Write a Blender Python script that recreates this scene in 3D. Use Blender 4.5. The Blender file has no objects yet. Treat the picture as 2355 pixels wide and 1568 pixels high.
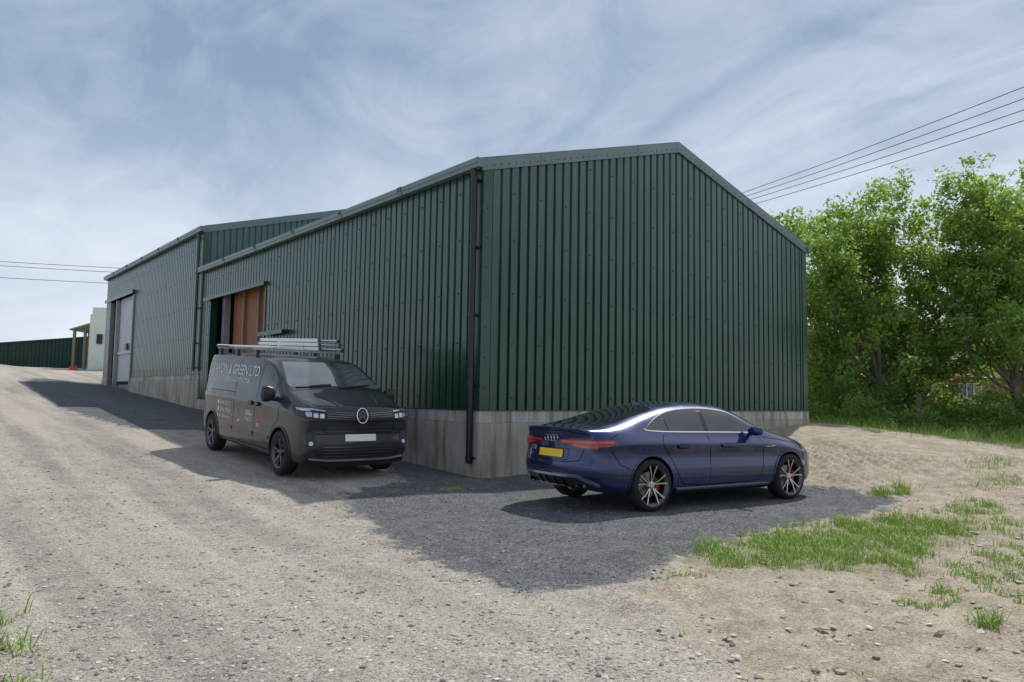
import bpy,bmesh,math,random
import numpy as np
from mathutils import Vector, Matrix
from mathutils.bvhtree import BVHTree
random.seed(4); rng=np.random.default_rng(7)
scene=bpy.context.scene; COL=scene.collection
FW=np.array([.6347,.7727]); RT=np.array([.7727,-.6347])
def yard(d,l): 
    p=d*FW+l*RT; return float(p[0]),float(p[1])
# ------------------------------------------------------------ materials
def nt_new(name):
    m=bpy.data.materials.new(name); m.use_nodes=True
    return m,m.node_tree,m.node_tree.nodes['Principled BSDF']
def setp(b,**k):
    for a,v in k.items():
        a={'rough':'Roughness','metal':'Metallic','spec':'Specular IOR Level','coat':'Coat Weight','coatr':'Coat Roughness'}[a]
        b.inputs[a].default_value=v
def N(t,typ,**k):
    n=t.nodes.new(typ)
    for a,v in k.items(): setattr(n,a,v)
    return n
def noise(t,vec,scale,detail=4,rough=.55,dist=0):
    n=N(t,'ShaderNodeTexNoise'); n.inputs['Scale'].default_value=scale; n.inputs['Detail'].default_value=detail
    n.inputs['Roughness'].default_value=rough; n.inputs['Distortion'].default_value=dist
    if vec is not None: t.links.new(vec,n.inputs['Vector'])
    return n
def mixc(t,fac,a,b,blend='MIX'):
    n=N(t,'ShaderNodeMix',data_type='RGBA',blend_type=blend)
    for s,i in ((fac,0),(a,6),(b,7)):
        if hasattr(s,'is_linked'): t.links.new(s,n.inputs[i])
        elif i==0: n.inputs[0].default_value=s
        else: n.inputs[i].default_value=(*s[:3],1)
    return n.outputs[2]
def ramp(t,fac,pts):
    n=N(t,'ShaderNodeValToRGB'); e=n.color_ramp.elements
    while len(e)<len(pts): e.new(.5)
    for i,(p,c) in enumerate(pts):
        e[i].position=p; e[i].color=(c,c,c,1) if not hasattr(c,'__len__') else (*c,1)
    t.links.new(fac,n.inputs[0]); return n.outputs[0]
def mapping(t,vec,scale,rot=0):
    n=N(t,'ShaderNodeMapping'); n.inputs['Scale'].default_value=scale; n.inputs['Rotation'].default_value=(0,0,rot); t.links.new(vec,n.inputs['Vector']); return n.outputs[0]
def math_(t,op,a,b=None,clamp=False):
    n=N(t,'ShaderNodeMath',operation=op); n.use_clamp=clamp
    for i,s in enumerate((a,b)):
        if s is None: continue
        if hasattr(s,'is_linked'): t.links.new(s,n.inputs[i])
        else: n.inputs[i].default_value=s
    return n.outputs[0]
def bump(t,b,h,strength=.3,dist=.02):
    n=N(t,'ShaderNodeBump'); n.inputs['Strength'].default_value=strength; n.inputs['Distance'].default_value=dist
    t.links.new(h,n.inputs['Height']); t.links.new(n.outputs[0],b.inputs['Normal'])
def pmat(name,c,rough=.5,metal=0,spec=.5,coat=0,var=.15,scale=3,bmp=0,bscale=60,stretch=(1,1,1)):
    m,t,b=nt_new(name); setp(b,rough=rough,metal=metal,spec=spec,coat=coat,coatr=.03)
    tc=N(t,'ShaderNodeTexCoord').outputs['Object']; v=mapping(t,tc,stretch)
    n=noise(t,v,scale,6)
    lo=[x*(1-var) for x in c]; hi=[min(1,x*(1+var)) for x in c]
    t.links.new(mixc(t,ramp(t,n.outputs[0],[(.3,0.),(.7,1.)]),lo,hi),b.inputs['Base Color'])
    if bmp: bump(t,b,noise(t,tc,bscale,4).outputs[0],bmp,.01)
    return m
# ------------------------------------------------------------ mesh builder
class MB:
    def __init__(s): s.v=[];s.f=[];s.m=[]
    def add(s,vs,fs,mi=0):
        o=len(s.v); s.v+= [tuple(v) for v in vs]
        for f in fs: s.f.append([i+o for i in f]); s.m.append(mi)
    def box(s,a,b,mi=0,M=None):
        x0,y0,z0=a;x1,y1,z1=b
        v=[(x0,y0,z0),(x1,y0,z0),(x1,y1,z0),(x0,y1,z0),(x0,y0,z1),(x1,y0,z1),(x1,y1,z1),(x0,y1,z1)]
        if M is not None: v=[M@Vector(p) for p in v]
        s.add(v,[(0,3,2,1),(4,5,6,7),(0,1,5,4),(1,2,6,5),(2,3,7,6),(3,0,4,7)],mi)
    def extr(s,pts,vec,mi=0):
        n=len(pts); vec=Vector(vec); P=[Vector(p) for p in pts]
        s.add(P+[p+vec for p in P],[list(range(n))[::-1],list(range(n,2*n))]+[(i,(i+1)%n,(i+1)%n+n,i+n) for i in range(n)],mi)
    def tube(s,path,r,n=10,mi=0,cap=True):
        P=[Vector(p) for p in path]; rs=r if hasattr(r,'__len__') else [r]*len(P); vs=[]
        for i,p in enumerate(P):
            d=(P[min(i+1,len(P)-1)]-P[max(i-1,0)]).normalized()
            a=d.cross(Vector((0,0,1)) if abs(d.z)<.95 else Vector((1,0,0))).normalized(); b=d.cross(a)
            vs+= [p+a*math.cos(2*math.pi*k/n)*rs[i]+b*math.sin(2*math.pi*k/n)*rs[i] for k in range(n)]
        fs=[(i*n+k,i*n+(k+1)%n,(i+1)*n+(k+1)%n,(i+1)*n+k) for i in range(len(P)-1) for k in range(n)]
        if cap: fs+=[list(range(n))[::-1],[len(vs)-n+k for k in range(n)]]
        s.add(vs,fs,mi)
    def lathe(s,prof,n=40,mi=0,c=(0,0,0)):   # prof (r,y) about y
        vs=[(c[0]+r*math.cos(2*math.pi*k/n),c[1]+y,c[2]+r*math.sin(2*math.pi*k/n)) for r,y in prof for k in range(n)]
        s.add(vs,[(i*n+k,i*n+(k+1)%n,(i+1)*n+(k+1)%n,(i+1)*n+k) for i in range(len(prof)-1) for k in range(n)],mi)
    def torus(s,c,R,r,ax,n=28,k=8,mi=0,squash=1):
        ax=Vector(ax).normalized(); a=ax.cross(Vector((0,0,1)) if abs(ax.z)<.9 else Vector((1,0,0))).normalized(); b=ax.cross(a)
        vs=[]
        for i in range(n):
            t=2*math.pi*i/n; d=a*math.cos(t)+b*math.sin(t)*squash; p=Vector(c)+d*R
            for j in range(k):
                u=2*math.pi*j/k; vs.append(p+d.normalized()*r*math.cos(u)+ax*r*math.sin(u))
        s.add(vs,[(i*k+j,i*k+(j+1)%k,((i+1)%n)*k+(j+1)%k,((i+1)%n)*k+j) for i in range(n) for j in range(k)],mi)
    def obj(s,name,mats,parent=None,smooth=None,world=False,label=None):
        me=bpy.data.meshes.new(name)
        vs=s.v
        if world and parent is not None:
            o=parent.location; vs=[(a-o.x,b-o.y,c-o.z) for a,b,c in vs]
        me.from_pydata(vs,[],s.f)
        for m in (mats if isinstance(mats,(list,tuple)) else [mats]): me.materials.append(m)
        me.polygons.foreach_set('material_index',s.m)
        bm=bmesh.new(); bm.from_mesh(me); bmesh.ops.recalc_face_normals(bm,faces=bm.faces); bm.to_mesh(me); bm.free()
        if smooth is not None:
            me.polygons.foreach_set('use_smooth',[True]*len(me.polygons)); me.set_sharp_from_angle(angle=math.radians(smooth))
        me.update()
        o=bpy.data.objects.new(name,me); COL.objects.link(o)
        if parent: o.parent=parent
        if label: o['label']=label
        return o
def thing(name,loc,label,cat,group=None):
    e=bpy.data.objects.new(name,None); e.location=loc; e.empty_display_size=.3; COL.objects.link(e)
    e['label']=label; e['category']=cat
    if group: e['group']=group
    return e
def tag(o,label=None,cat=None,group=None,kind=None):
    for k,v in (('label',label),('category',cat),('group',group),('kind',kind)):
        if v: o[k]=v
    return o
def npmesh(name,V,k,mat,tint=None):
    n=len(V); me=bpy.data.meshes.new(name); me.vertices.add(n); me.vertices.foreach_set('co',V.astype(np.float32).ravel())
    me.loops.add(n); me.loops.foreach_set('vertex_index',np.arange(n,dtype=np.int32))
    me.polygons.add(n//k); me.polygons.foreach_set('loop_start',np.arange(0,n,k,dtype=np.int32))
    me.update(calc_edges=True)
    if tint is not None:
        a=me.attributes.new('tint','FLOAT','POINT'); a.data.foreach_set('value',tint.astype(np.float32))
    me.materials.append(mat); o=bpy.data.objects.new(name,me); COL.objects.link(o); return o
# ------------------------------------------------------------ terrain
def ss(a,b,x):
    t=np.clip((x-a)/(b-a),0,1); return t*t*(3-2*t)
def terrain(X,Y):
    X=np.asarray(X,float);Y=np.asarray(Y,float)
    a=np.minimum(Y,70)-10.75
    base=.055*((np.sqrt(a*a+1)+a)/2)-.012
    left=base+.15*(1-ss(5.8,8,X))*ss(8.0,11.2,Y)
    right=ss(10.4,19,X)*np.clip(.37+.083*(Y-5),0,.85)
    right=right+(.5-right)*ss(20.5,25,X)
    w=ss(12,19,X)
    z=left*(1-w)+right
    z=z+.012*np.sin(X*1.3+Y*.7)*np.sin(Y*1.7-X*.4)+.008*np.sin(X*4.1+1)*np.sin(Y*3.7)
    return z
def tz(x,y): return float(terrain(x,y))
# ------------------------------------------------------------ camera
CZ=1.46
cam=bpy.data.objects.new('camera',bpy.data.cameras.new('camera')); COL.objects.link(cam); scene.camera=cam
cam.data.sensor_width=36; cam.data.lens=26.2; cam.data.clip_end=3000
th=math.radians(4.3); ph=.0165
f=Vector((FW[0]*math.cos(th),FW[1]*math.cos(th),math.sin(th))); r=Vector((RT[0],RT[1],0)); u=r.cross(f)
r2=r*math.cos(ph)+u*math.sin(ph); u2=u*math.cos(ph)-r*math.sin(ph)
M=Matrix((r2,u2,-f)).transposed().to_4x4(); M.translation=(0,0,CZ); cam.matrix_world=M
# ------------------------------------------------------------ light
sd=Vector((.66,.25,1)).normalized()
sun=bpy.data.objects.new('sun',bpy.data.lights.new('sun','SUN')); COL.objects.link(sun)
sun.data.energy=3.6; sun.data.angle=math.radians(.9); sun.data.color=(1,.955,.885)
sun.rotation_euler=sd.to_track_quat('Z','Y').to_euler(); sun.location=(20,10,40)
W=bpy.data.worlds.new('World'); scene.world=W; W.use_nodes=True; t=W.node_tree
bg=t.nodes['Background']; sky=N(t,'ShaderNodeTexSky',sky_type='NISHITA'); sky.sun_disc=False
sky.sun_elevation=math.asin(sd.z); sky.sun_rotation=math.atan2(sd.x,sd.y); sky.dust_density=2
tc=N(t,'ShaderNodeTexCoord').outputs['Generated']; sp=N(t,'ShaderNodeSeparateXYZ'); t.links.new(tc,sp.inputs[0])
zz=math_(t,'ADD',math_(t,'MAXIMUM',sp.outputs[2],0.),.25)
cb=N(t,'ShaderNodeCombineXYZ'); t.links.new(math_(t,'DIVIDE',sp.outputs[0],zz),cb.inputs[0]); t.links.new(math_(t,'DIVIDE',sp.outputs[1],zz),cb.inputs[1])
cv=N(t,'ShaderNodeMapping'); cv.inputs['Rotation'].default_value=(0,0,-.35); cv.inputs['Scale'].default_value=(.8,.5,1); cv.inputs['Location'].default_value=(.9,.35,0); t.links.new(cb.outputs[0],cv.inputs[0])
n1=noise(t,cv.outputs[0],1.1,5,.48,.8); n2=noise(t,cv.outputs[0],4.0,9,.62,1.2)
cm=math_(t,'ADD',math_(t,'MULTIPLY',n1.outputs[0],.78),math_(t,'MULTIPLY',n2.outputs[0],.22))
cl=ramp(t,cm,[(.40,0.),(.50,.48),(.61,1.)])
ccol=mixc(t,cl,(1.75,2.45,3.5),(5.7,6.1,6.7))
hz=ramp(t,sp.outputs[2],[(.0,.85),(.13,.55),(.38,0.)])
ccol=mixc(t,hz,ccol,(5.4,5.95,6.7))
t.links.new(mixc(t,.92,sky.outputs[0],ccol),bg.inputs[0]); bg.inputs[1].default_value=.148
scene.view_settings.view_transform='Standard'; scene.view_settings.look='None'; scene.view_settings.exposure=0
# ------------------------------------------------------------ ground
DARK=[(4.9,9.6),(4.4,8.3),(4.0,6.9),(3.75,5.7),(3.7,4.75),(3.9,4.35),(4.45,4.12),(5.3,4.3),(6.4,4.55),(7.75,4.85),(9.2,4.8),(10.4,4.75),(11.6,4.95),(12.0,5.8),(11.7,7.5),(10.8,9.0),(10.6,11),(8.3,11.5),(8.3,44),(5,43.4),(4.4,41),(3.7,25.5),(4.2,18.9),(5.6,18.4),(6.8,16),(6.9,12),(6.2,10.2)]
SAND=[(2.9,-3),(3.5,2.2),(4.3,3.7),(5.3,4.3),(7.75,4.9),(11.5,5.0),(12,6),(11.7,7.5),(10.8,9.2),(10.7,11),(19.5,11.4),(60,14),(60,-60),(2,-60)]
GRASS=[(5.45,4.4),(6.9,4.72),(8.2,4.6),(9.7,4.6),(10.9,3.6),(9.4,3.1),(8,3.2),(7.1,2.9),(6.0,3.55)]
def sdist(poly,X,Y):
    P=np.array(poly); d=np.full(X.shape,1e9); ins=np.zeros(X.shape,bool)
    for i in range(len(P)):
        a=P[i];b=P[(i+1)%len(P)]; e=b-a
        tt=np.clip(((X-a[0])*e[0]+(Y-a[1])*e[1])/(e@e),0,1)
        d=np.minimum(d,np.hypot(X-a[0]-tt*e[0],Y-a[1]-tt*e[1]))
        c=((a[1]>Y)!=(b[1]>Y))
        with np.errstate(divide='ignore',invalid='ignore'): xi=(b[0]-a[0])*(Y-a[1])/(b[1]-a[1]+1e-12)+a[0]
        ins^=c&(X<xi)
    return np.where(ins,-d,d)
def axis(lo,hi,step):
    a=list(np.arange(lo,hi,step)); s=step
    while a[-1]<900: s=min(s*1.12,60); a.append(a[-1]+s)
    s=step
    while a[0]>-900: s=min(s*1.15,60); a.insert(0,a[0]-s)
    return np.array(a)
xs=axis(0,16,.06); ys=axis(0,14,.06)
GX,GY=np.meshgrid(xs,ys,indexing='ij')
rough=sum(a*np.sin(GX*fx+p+np.sin(GY*2.3))*np.sin(GY*fy+q+np.sin(GX*1.9)) for a,fx,fy,p,q in ((.008,7,6,1,2),(.006,11,13,3,1),(.005,19,17,.5,.2),(.004,31,27,.7,.3)))
sdS=sdist(SAND,GX,GY); lump=np.clip(.5-sdS/.6,0,1)
GZ=terrain(GX,GY)+rough*(.25+1.5*lump)+lump*rng.normal(0,.006,GX.shape)*(GX<16.2)
for cx,cy,rr,h in ((4.35,3.75,.30,.08),(4.7,3.6,.2,.07),(4.1,3.45,.18,.06),(5.2,3.4,.4,.03),(12.6,6.4,.8,.10),(14.5,7.5,1.2,.14),(16.5,8.2,.9,.10),(13.2,8.6,.7,.10),(15.5,6.3,.7,.08)):
    GZ+=h*np.exp(-((GX-cx)**2+(GY-cy)**2)/rr**2)*(1+.5*np.sin(GX*23)*np.sin(GY*19))
nx,ny=GX.shape
me=bpy.data.meshes.new('ground'); V=np.stack([GX,GY,GZ],-1).reshape(-1,3)
I=np.arange(nx*ny).reshape(nx,ny); F=np.stack([I[:-1,:-1],I[1:,:-1],I[1:,1:],I[:-1,1:]],-1).reshape(-1,4)
me.vertices.add(len(V)); me.vertices.foreach_set('co',V.astype(np.float32).ravel())
me.loops.add(F.size); me.loops.foreach_set('vertex_index',F.astype(np.int32).ravel())
me.polygons.add(len(F)); me.polygons.foreach_set('loop_start',np.arange(0,F.size,4,dtype=np.int32)); me.update(calc_edges=True)
me.polygons.foreach_set('use_smooth',np.ones(len(F),bool))
ca=me.attributes.new('masks','FLOAT_COLOR','POINT')
sdG=np.minimum(sdist(GRASS,GX,GY),sdist([(22,10),(60,30),(60,-20),(19,-5),(20.5,7)],GX,GY))
far=np.clip((np.hypot(GX,GY)-75)/30,0,1)
C=np.stack([np.clip(.5-sdist(DARK,GX,GY)/.8,0,1),np.clip(.5-sdS/1.0,0,1),np.maximum(np.clip(.5-sdG/.9,0,1),far),np.ones_like(GX)],-1)
ca.data.foreach_set('color',C.astype(np.float32).ravel())
gm,t,b=nt_new('ground_gravel'); setp(b,rough=.95,spec=.15)
tc=N(t,'ShaderNodeTexCoord').outputs['Object']; at=N(t,'ShaderNodeAttribute',attribute_name='masks')
sp=N(t,'ShaderNodeSeparateColor'); t.links.new(at.outputs['Color'],sp.inputs[0])
nb=noise(t,tc,.5,6,.6); nm=noise(t,tc,3,9,.7); nf=noise(t,tc,45,6,.7)
trk=noise(t,mapping(t,tc,(1.3,.07,1),.12),1.2,5,.55)
v1=N(t,'ShaderNodeTexVoronoi'); v1.inputs['Scale'].default_value=60; t.links.new(tc,v1.inputs['Vector'])
v2=N(t,'ShaderNodeTexVoronoi'); v2.inputs['Scale'].default_value=140; t.links.new(tc,v2.inputs['Vector'])
s1=N(t,'ShaderNodeSeparateColor'); t.links.new(v1.outputs['Color'],s1.inputs[0]); s2=N(t,'ShaderNodeSeparateColor'); t.links.new(v2.outputs['Color'],s2.inputs[0])
peb=math_(t,'ADD',math_(t,'MULTIPLY',s1.outputs[0],.5),math_(t,'MULTIPLY',s2.outputs[0],.5))
g=mixc(t,ramp(t,nb.outputs[0],[(.35,0.),(.65,1.)]),(.37,.335,.29),(.45,.405,.345))
g=mixc(t,ramp(t,nm.outputs[0],[(.43,0.),(.62,.65)]),g,(.27,.25,.225))
g=mixc(t,ramp(t,trk.outputs[0],[(.42,.0),(.6,.75)]),g,(.52,.465,.395))
g=mixc(t,ramp(t,trk.outputs[0],[(.32,.5),(.44,.0)]),g,(.26,.245,.225))
g=mixc(t,.95,g,ramp(t,peb,[(.12,.4),(.4,.9),(.7,1.08),(.9,1.45)]),'MULTIPLY')
dk=mixc(t,ramp(t,nm.outputs[0],[(.35,0.),(.65,1.)]),(.10,.105,.112),(.16,.162,.166))
dk=mixc(t,ramp(t,nb.outputs[0],[(.52,0.),(.75,.3)]),dk,(.25,.235,.21))
dk=mixc(t,.95,dk,ramp(t,peb,[(.15,.35),(.5,.9),(.72,1.5),(.9,2.2)]),'MULTIPLY')
sa=mixc(t,ramp(t,nm.outputs[0],[(.35,0.),(.65,1.)]),(.34,.28,.21),(.56,.485,.38))
sa=mixc(t,.85,sa,ramp(t,nf.outputs[0],[(.3,.5),(.5,1.),(.75,1.15)]),'MULTIPLY')
sa=mixc(t,.6,sa,ramp(t,peb,[(.1,.5),(.5,1.),(.9,1.3)]),'MULTIPLY')
gr=mixc(t,nm.outputs[0],(.12,.15,.05),(.28,.25,.13))
def edge(ch,am):
    return ramp(t,math_(t,'ADD',ch,math_(t,'MULTIPLY',math_(t,'SUBTRACT',nm.outputs[0],.5),am)),[(.40,0.),(.60,1.)])
g=mixc(t,edge(sp.outputs[1],2.0),g,sa); g=mixc(t,edge(sp.outputs[0],1.7),g,dk)
g=mixc(t,math_(t,'MULTIPLY',edge(sp.outputs[2],2.2),.5),g,gr)
t.links.new(g,b.inputs['Base Color'])
h=math_(t,'ADD',math_(t,'MULTIPLY',v1.outputs['Distance'],-.6),math_(t,'ADD',math_(t,'MULTIPLY',nf.outputs[0],1.),math_(t,'MULTIPLY',nm.outputs[0],1.8)))
bump(t,b,h,.9,.02)
me.materials.append(gm); go=bpy.data.objects.new('ground',me); COL.objects.link(go); go['kind']='structure'
# loose stones
def stones(name,n,zone,smin,smax,seed,mat,pw=7):
    rg=np.random.default_rng(seed)
    ico=[(0,0,1),(.9,0,.4),(.28,.85,.45),(-.72,.53,.42),(-.72,-.53,.45),(.28,-.85,.4),(.72,.53,-.4),(-.28,.85,-.45),(-.9,0,-.4),(-.28,-.85,-.4),(.72,-.53,-.45),(0,0,-.8)]
    fa=[(0,1,2),(0,2,3),(0,3,4),(0,4,5),(0,5,1),(1,6,2),(2,7,3),(3,8,4),(4,9,5),(5,10,1),(2,6,7),(3,7,8),(4,8,9),(5,9,10),(1,10,6)]
    ico=np.array(ico); fa=np.array(fa)
    d=3.2+11*rg.random(n*3)**1.7; l=(rg.random(n*3)*2-1)*.72*d
    X=d*FW[0]+l*RT[0];Y=d*FW[1]+l*RT[1]
    k=zone(X,Y)&((X<7.9)|(Y<10.6)); X=X[k][:n];Y=Y[k][:n];n=len(X)
    s=smin+(smax-smin)*rg.random(n)**pw
    vs=ico[None]*s[:,None,None]*(.7+.6*rg.random((n,12,1)))
    vs*= np.stack([.7+.7*rg.random(n),.7+.7*rg.random(n),.4+.3*rg.random(n)],-1)[:,None]
    a=rg.random(n)*6.28; c,s_=np.cos(a)[:,None],np.sin(a)[:,None]
    x=vs[...,0]*c-vs[...,1]*s_; y=vs[...,0]*s_+vs[...,1]*c
    vs=np.stack([x+X[:,None],y+Y[:,None],vs[...,2]+(terrain(X,Y)+s*.05)[:,None]],-1)
    tri=vs[:,fa].reshape(-1,3)
    o=npmesh(name,tri,3,mat,np.repeat(rg.random(n),45)); o['kind']='stuff'; return o
def stmat(name,pts):
    m,t,b=nt_new(name); setp(b,rough=.9,spec=.2)
    at=N(t,'ShaderNodeAttribute',attribute_name='tint'); t.links.new(ramp(t,at.outputs['Fac'],pts),b.inputs['Base Color']); return m
STM=stmat('stone',[(0.,(.13,.125,.12)),(.3,(.29,.275,.255)),(.8,(.48,.44,.385)),(1.,(.65,.61,.54))])
SSTM=stmat('soil_stone',[(0.,(.25,.22,.18)),(.4,(.40,.345,.27)),(.85,(.55,.49,.40)),(1.,(.7,.66,.58))])
DSTM=stmat('dark_stone',[(0.,(.06,.06,.062)),(.6,(.17,.17,.17)),(1.,(.40,.39,.37))])
inD=lambda X,Y:sdist(DARK,X,Y)<0
stones('gravel',30000,lambda X,Y:~inD(X,Y)&(sdist(SAND,X,Y)>0),.003,.020,1,STM,8)
stones('soil_stones',9000,lambda X,Y:(sdist(SAND,X,Y)<0)&~inD(X,Y),.003,.030,2,SSTM,10)
stones('planings',11000,lambda X,Y:sdist(DARK,X,Y)<.25,.003,.016,3,DSTM,5)
# grass
GM,t,b=nt_new('grass_blades'); setp(b,rough=.6,spec=.3)
at=N(t,'ShaderNodeAttribute',attribute_name='tint'); t.links.new(ramp(t,at.outputs['Fac'],[(0.,(.14,.24,.035)),(.5,(.28,.45,.07)),(.85,(.40,.52,.12)),(1.,(.55,.50,.27))]),b.inputs['Base Color'])
def blades(X,Y,h,w,rg):
    n=len(X); a=rg.random(n)*6.28; dx,dy=np.cos(a),np.sin(a); bend=h*(.2+1.1*rg.random(n)); ba=rg.random(n)*6.28
    z=terrain(X,Y)
    p0=np.stack([X-dx*w,Y-dy*w,z-.01],-1);p1=np.stack([X+dx*w,Y+dy*w,z-.01],-1)
    mx=X+np.cos(ba)*bend*.35;my=Y+np.sin(ba)*bend*.35;mz=z+h*.62
    p2=np.stack([mx+dx*w*.8,my+dy*w*.8,mz],-1);p3=np.stack([mx-dx*w*.8,my-dy*w*.8,mz],-1)
    p4=np.stack([X+np.cos(ba)*bend,Y+np.sin(ba)*bend,z+h],-1); p5=p4+np.stack([dx*w*.15,dy*w*.15,0*w],-1)
    return np.stack([p0,p1,p2,p3,p3,p2,p5,p4],1).reshape(-1,3)
def grass():
    rg=np.random.default_rng(5); out=[];ti=[]
    def sc(n,xr,yr,fn,hm,cl=2.2,am=.22):
        X=xr[0]+(xr[1]-xr[0])*rg.random(n);Y=yr[0]+(yr[1]-yr[0])*rg.random(n)
        nz=np.sin(X*cl*2.1+np.sin(Y*3.1)*1.3)*np.sin(Y*cl*2.7+np.cos(X*2.3))+.7*np.sin(X*9.1+2)*np.sin(Y*8.3)+.6*np.sin(X*17+Y*3)*np.sin(Y*21-X*4)
        k=(fn(X,Y)+nz*am+rg.normal(0,.15,n))<0; X,Y=X[k],Y[k]; nz=nz[k]; m=len(X)
        h=hm*(.25+rg.random(m)**2*1.1)*np.clip(1-.4*nz,.45,1.7); out.append(blades(X,Y,h,.002+.003*rg.random(m),rg)); ti.append(np.repeat(np.clip(rg.normal(.5,.24,m),0,1),8))
    sc(40000,(5,11.5),(2.6,5.2),lambda X,Y:sdist(GRASS,X,Y)+.18,.078,2.2,.3)
    for cx,cy,a,bb,n,h in ((7.7,2.45,1.2,.45,3500,.055),(12.3,5.4,.7,.25,2500,.11),(6.15,2.4,.4,.14,700,.045),(5.75,1.95,.12,.1,400,.10),(11.6,4.0,.9,.35,2500,.07),(5.05,3.95,.3,.1,400,.04),(6.6,9.4,.5,.12,400,.04),(8.9,2.6,.7,.3,1200,.05),(14.5,4.6,1.2,.4,1500,.08),(16.5,5.4,1.5,.5,1500,.1),(6.8,2.0,.3,.15,300,.04),(13.5,6.0,1.0,.3,300,.08)):
        sc(n,(cx-a,cx+a),(cy-bb,cy+bb),lambda X,Y:(np.hypot((X-cx)/a,(Y-cy)/bb)-.6)*min(a,bb)*1.3,h,4)
    sc(12000,(-.3,.9),(4.2,6.3),lambda X,Y:(X-.44)*1.6+.04,.09,5)
    sc(14000,(18,27),(2,11.5),lambda X,Y:(20.0-X)*.4+.1,.25,1.2)
    o=npmesh('grass',np.concatenate(out),4,GM,np.concatenate(ti)); o['kind']='stuff'
grass()
# ------------------------------------------------------------ building materials
def clad_mat(name,c1,c2,sky_sheen=None,rough=.2,spec=.6):
    m,t,b=nt_new(name); setp(b,spec=spec)
    tc=N(t,'ShaderNodeTexCoord').outputs['Object']
    a=noise(t,tc,1.2,6,.6); s=noise(t,mapping(t,tc,(7,7,.35)),1.5,6,.65); fine=noise(t,tc,25,5,.7)
    c=mixc(t,ramp(t,a.outputs[0],[(.3,0.),(.7,1.)]),c1,c2)
    if sky_sheen:
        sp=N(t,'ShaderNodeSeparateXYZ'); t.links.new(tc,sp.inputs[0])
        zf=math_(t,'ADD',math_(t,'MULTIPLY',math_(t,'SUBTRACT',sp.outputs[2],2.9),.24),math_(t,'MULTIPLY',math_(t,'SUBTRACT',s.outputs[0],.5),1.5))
        c=mixc(t,ramp(t,zf,[(.05,0.),(.95,.68)]),c,sky_sheen)  # streaky grey-green growing with height: sky sheen painted into the base colour
    c=mixc(t,ramp(t,s.outputs[0],[(.58,0.),(.76,.3)]),c,(.13,.19,.17))
    t.links.new(c,b.inputs['Base Color'])
    t.links.new(ramp(t,math_(t,'ADD',math_(t,'MULTIPLY',s.outputs[0],.6),math_(t,'MULTIPLY',fine.outputs[0],.4)),[(.3,rough-.08),(.7,rough+.16)]),b.inputs['Roughness'])
    bump(t,b,noise(t,mapping(t,tc,(1,1,.25)),3,3).outputs[0],.15,.02)
    return m
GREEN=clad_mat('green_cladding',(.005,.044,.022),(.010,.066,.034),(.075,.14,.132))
TRIM=clad_mat('grey_green_flashing',(.11,.165,.165),(.15,.21,.21),rough=.32)
DTRIM=clad_mat('dark_green_flashing',(.007,.05,.027),(.012,.065,.037),rough=.24)
FARG=pmat('dull_green_sheet',(.035,.07,.058),.8,spec=.1)
SCREW=pmat('screw',(.02,.025,.025),.5,.3)
BLACKP=pmat('black_plastic',(.012,.013,.016),.35,spec=.5)
def conc_mat(name,c1,c2,blocks=False):
    m,t,b=nt_new(name); setp(b,rough=.9,spec=.2)
    tc=N(t,'ShaderNodeTexCoord').outputs['Object']
    a=noise(t,tc,1.3,8,.65); s=noise(t,mapping(t,tc,(4,4,.6)),1.2,6,.6); fi=noise(t,tc,60,4,.7)
    c=mixc(t,ramp(t,a.outputs[0],[(.35,0.),(.65,1.)]),c1,c2)
    c=mixc(t,ramp(t,s.outputs[0],[(.46,0.),(.66,.8)]),c,(.2,.175,.13))
    c=mixc(t,.5,c,ramp(t,fi.outputs[0],[(.3,.7),(.7,1.15)]),'MULTIPLY')
    if blocks:
        sp=N(t,'ShaderNodeSeparateXYZ'); t.links.new(tc,sp.inputs[0]); cb=N(t,'ShaderNodeCombineXYZ')
        t.links.new(math_(t,'ADD',sp.outputs[0],sp.outputs[1]),cb.inputs[0]); t.links.new(math_(t,'SUBTRACT',sp.outputs[2],.08),cb.inputs[1])
        br=N(t,'ShaderNodeTexBrick'); br.inputs['Scale'].default_value=1; br.inputs['Brick Width'].default_value=.45; br.inputs['Row Height'].default_value=.225; br.inputs['Mortar Size'].default_value=.012
        br.inputs['Color1'].default_value=(.80,.81,.84,1); br.inputs['Color2'].default_value=(1.1,1.1,1.1,1); br.inputs['Mortar'].default_value=(.72,.58,.4,1)
        t.links.new(cb.outputs[0],br.inputs['Vector']); c=mixc(t,1.,c,br.outputs[0],'MULTIPLY')
    t.links.new(c,b.inputs['Base Color']); bump(t,b,fi.outputs[0],.35,.01); return m
CONC=conc_mat('concrete',(.37,.335,.28),(.50,.46,.38)); BLOCK=conc_mat('concrete_block',(.46,.45,.42),(.56,.54,.51),True)
WBLOCK=pmat('painted_block',(.70,.75,.66),.8,var=.08)
m,t,b=nt_new('plywood'); PLY=m; setp(b,rough=.6); tc=N(t,'ShaderNodeTexCoord').outputs['Object']
n=noise(t,mapping(t,tc,(1,6,.8)),2,8,.6,1.5); t.links.new(mixc(t,ramp(t,n.outputs[0],[(.3,0.),(.7,1.)]),(.19,.06,.018),(.33,.11,.032)),b.inputs['Base Color'])
WOOD=pmat('timber',(.24,.19,.135),.8,var=.25,scale=4,stretch=(6,6,.6))
STEEL=pmat('galvanised_steel',(.35,.36,.37),.45,.6); WHITEM=pmat('white_sheet',(.55,.57,.6),.5,var=.08)
FLOOR=pmat('concrete_floor',(.25,.24,.22),.9)
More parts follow.
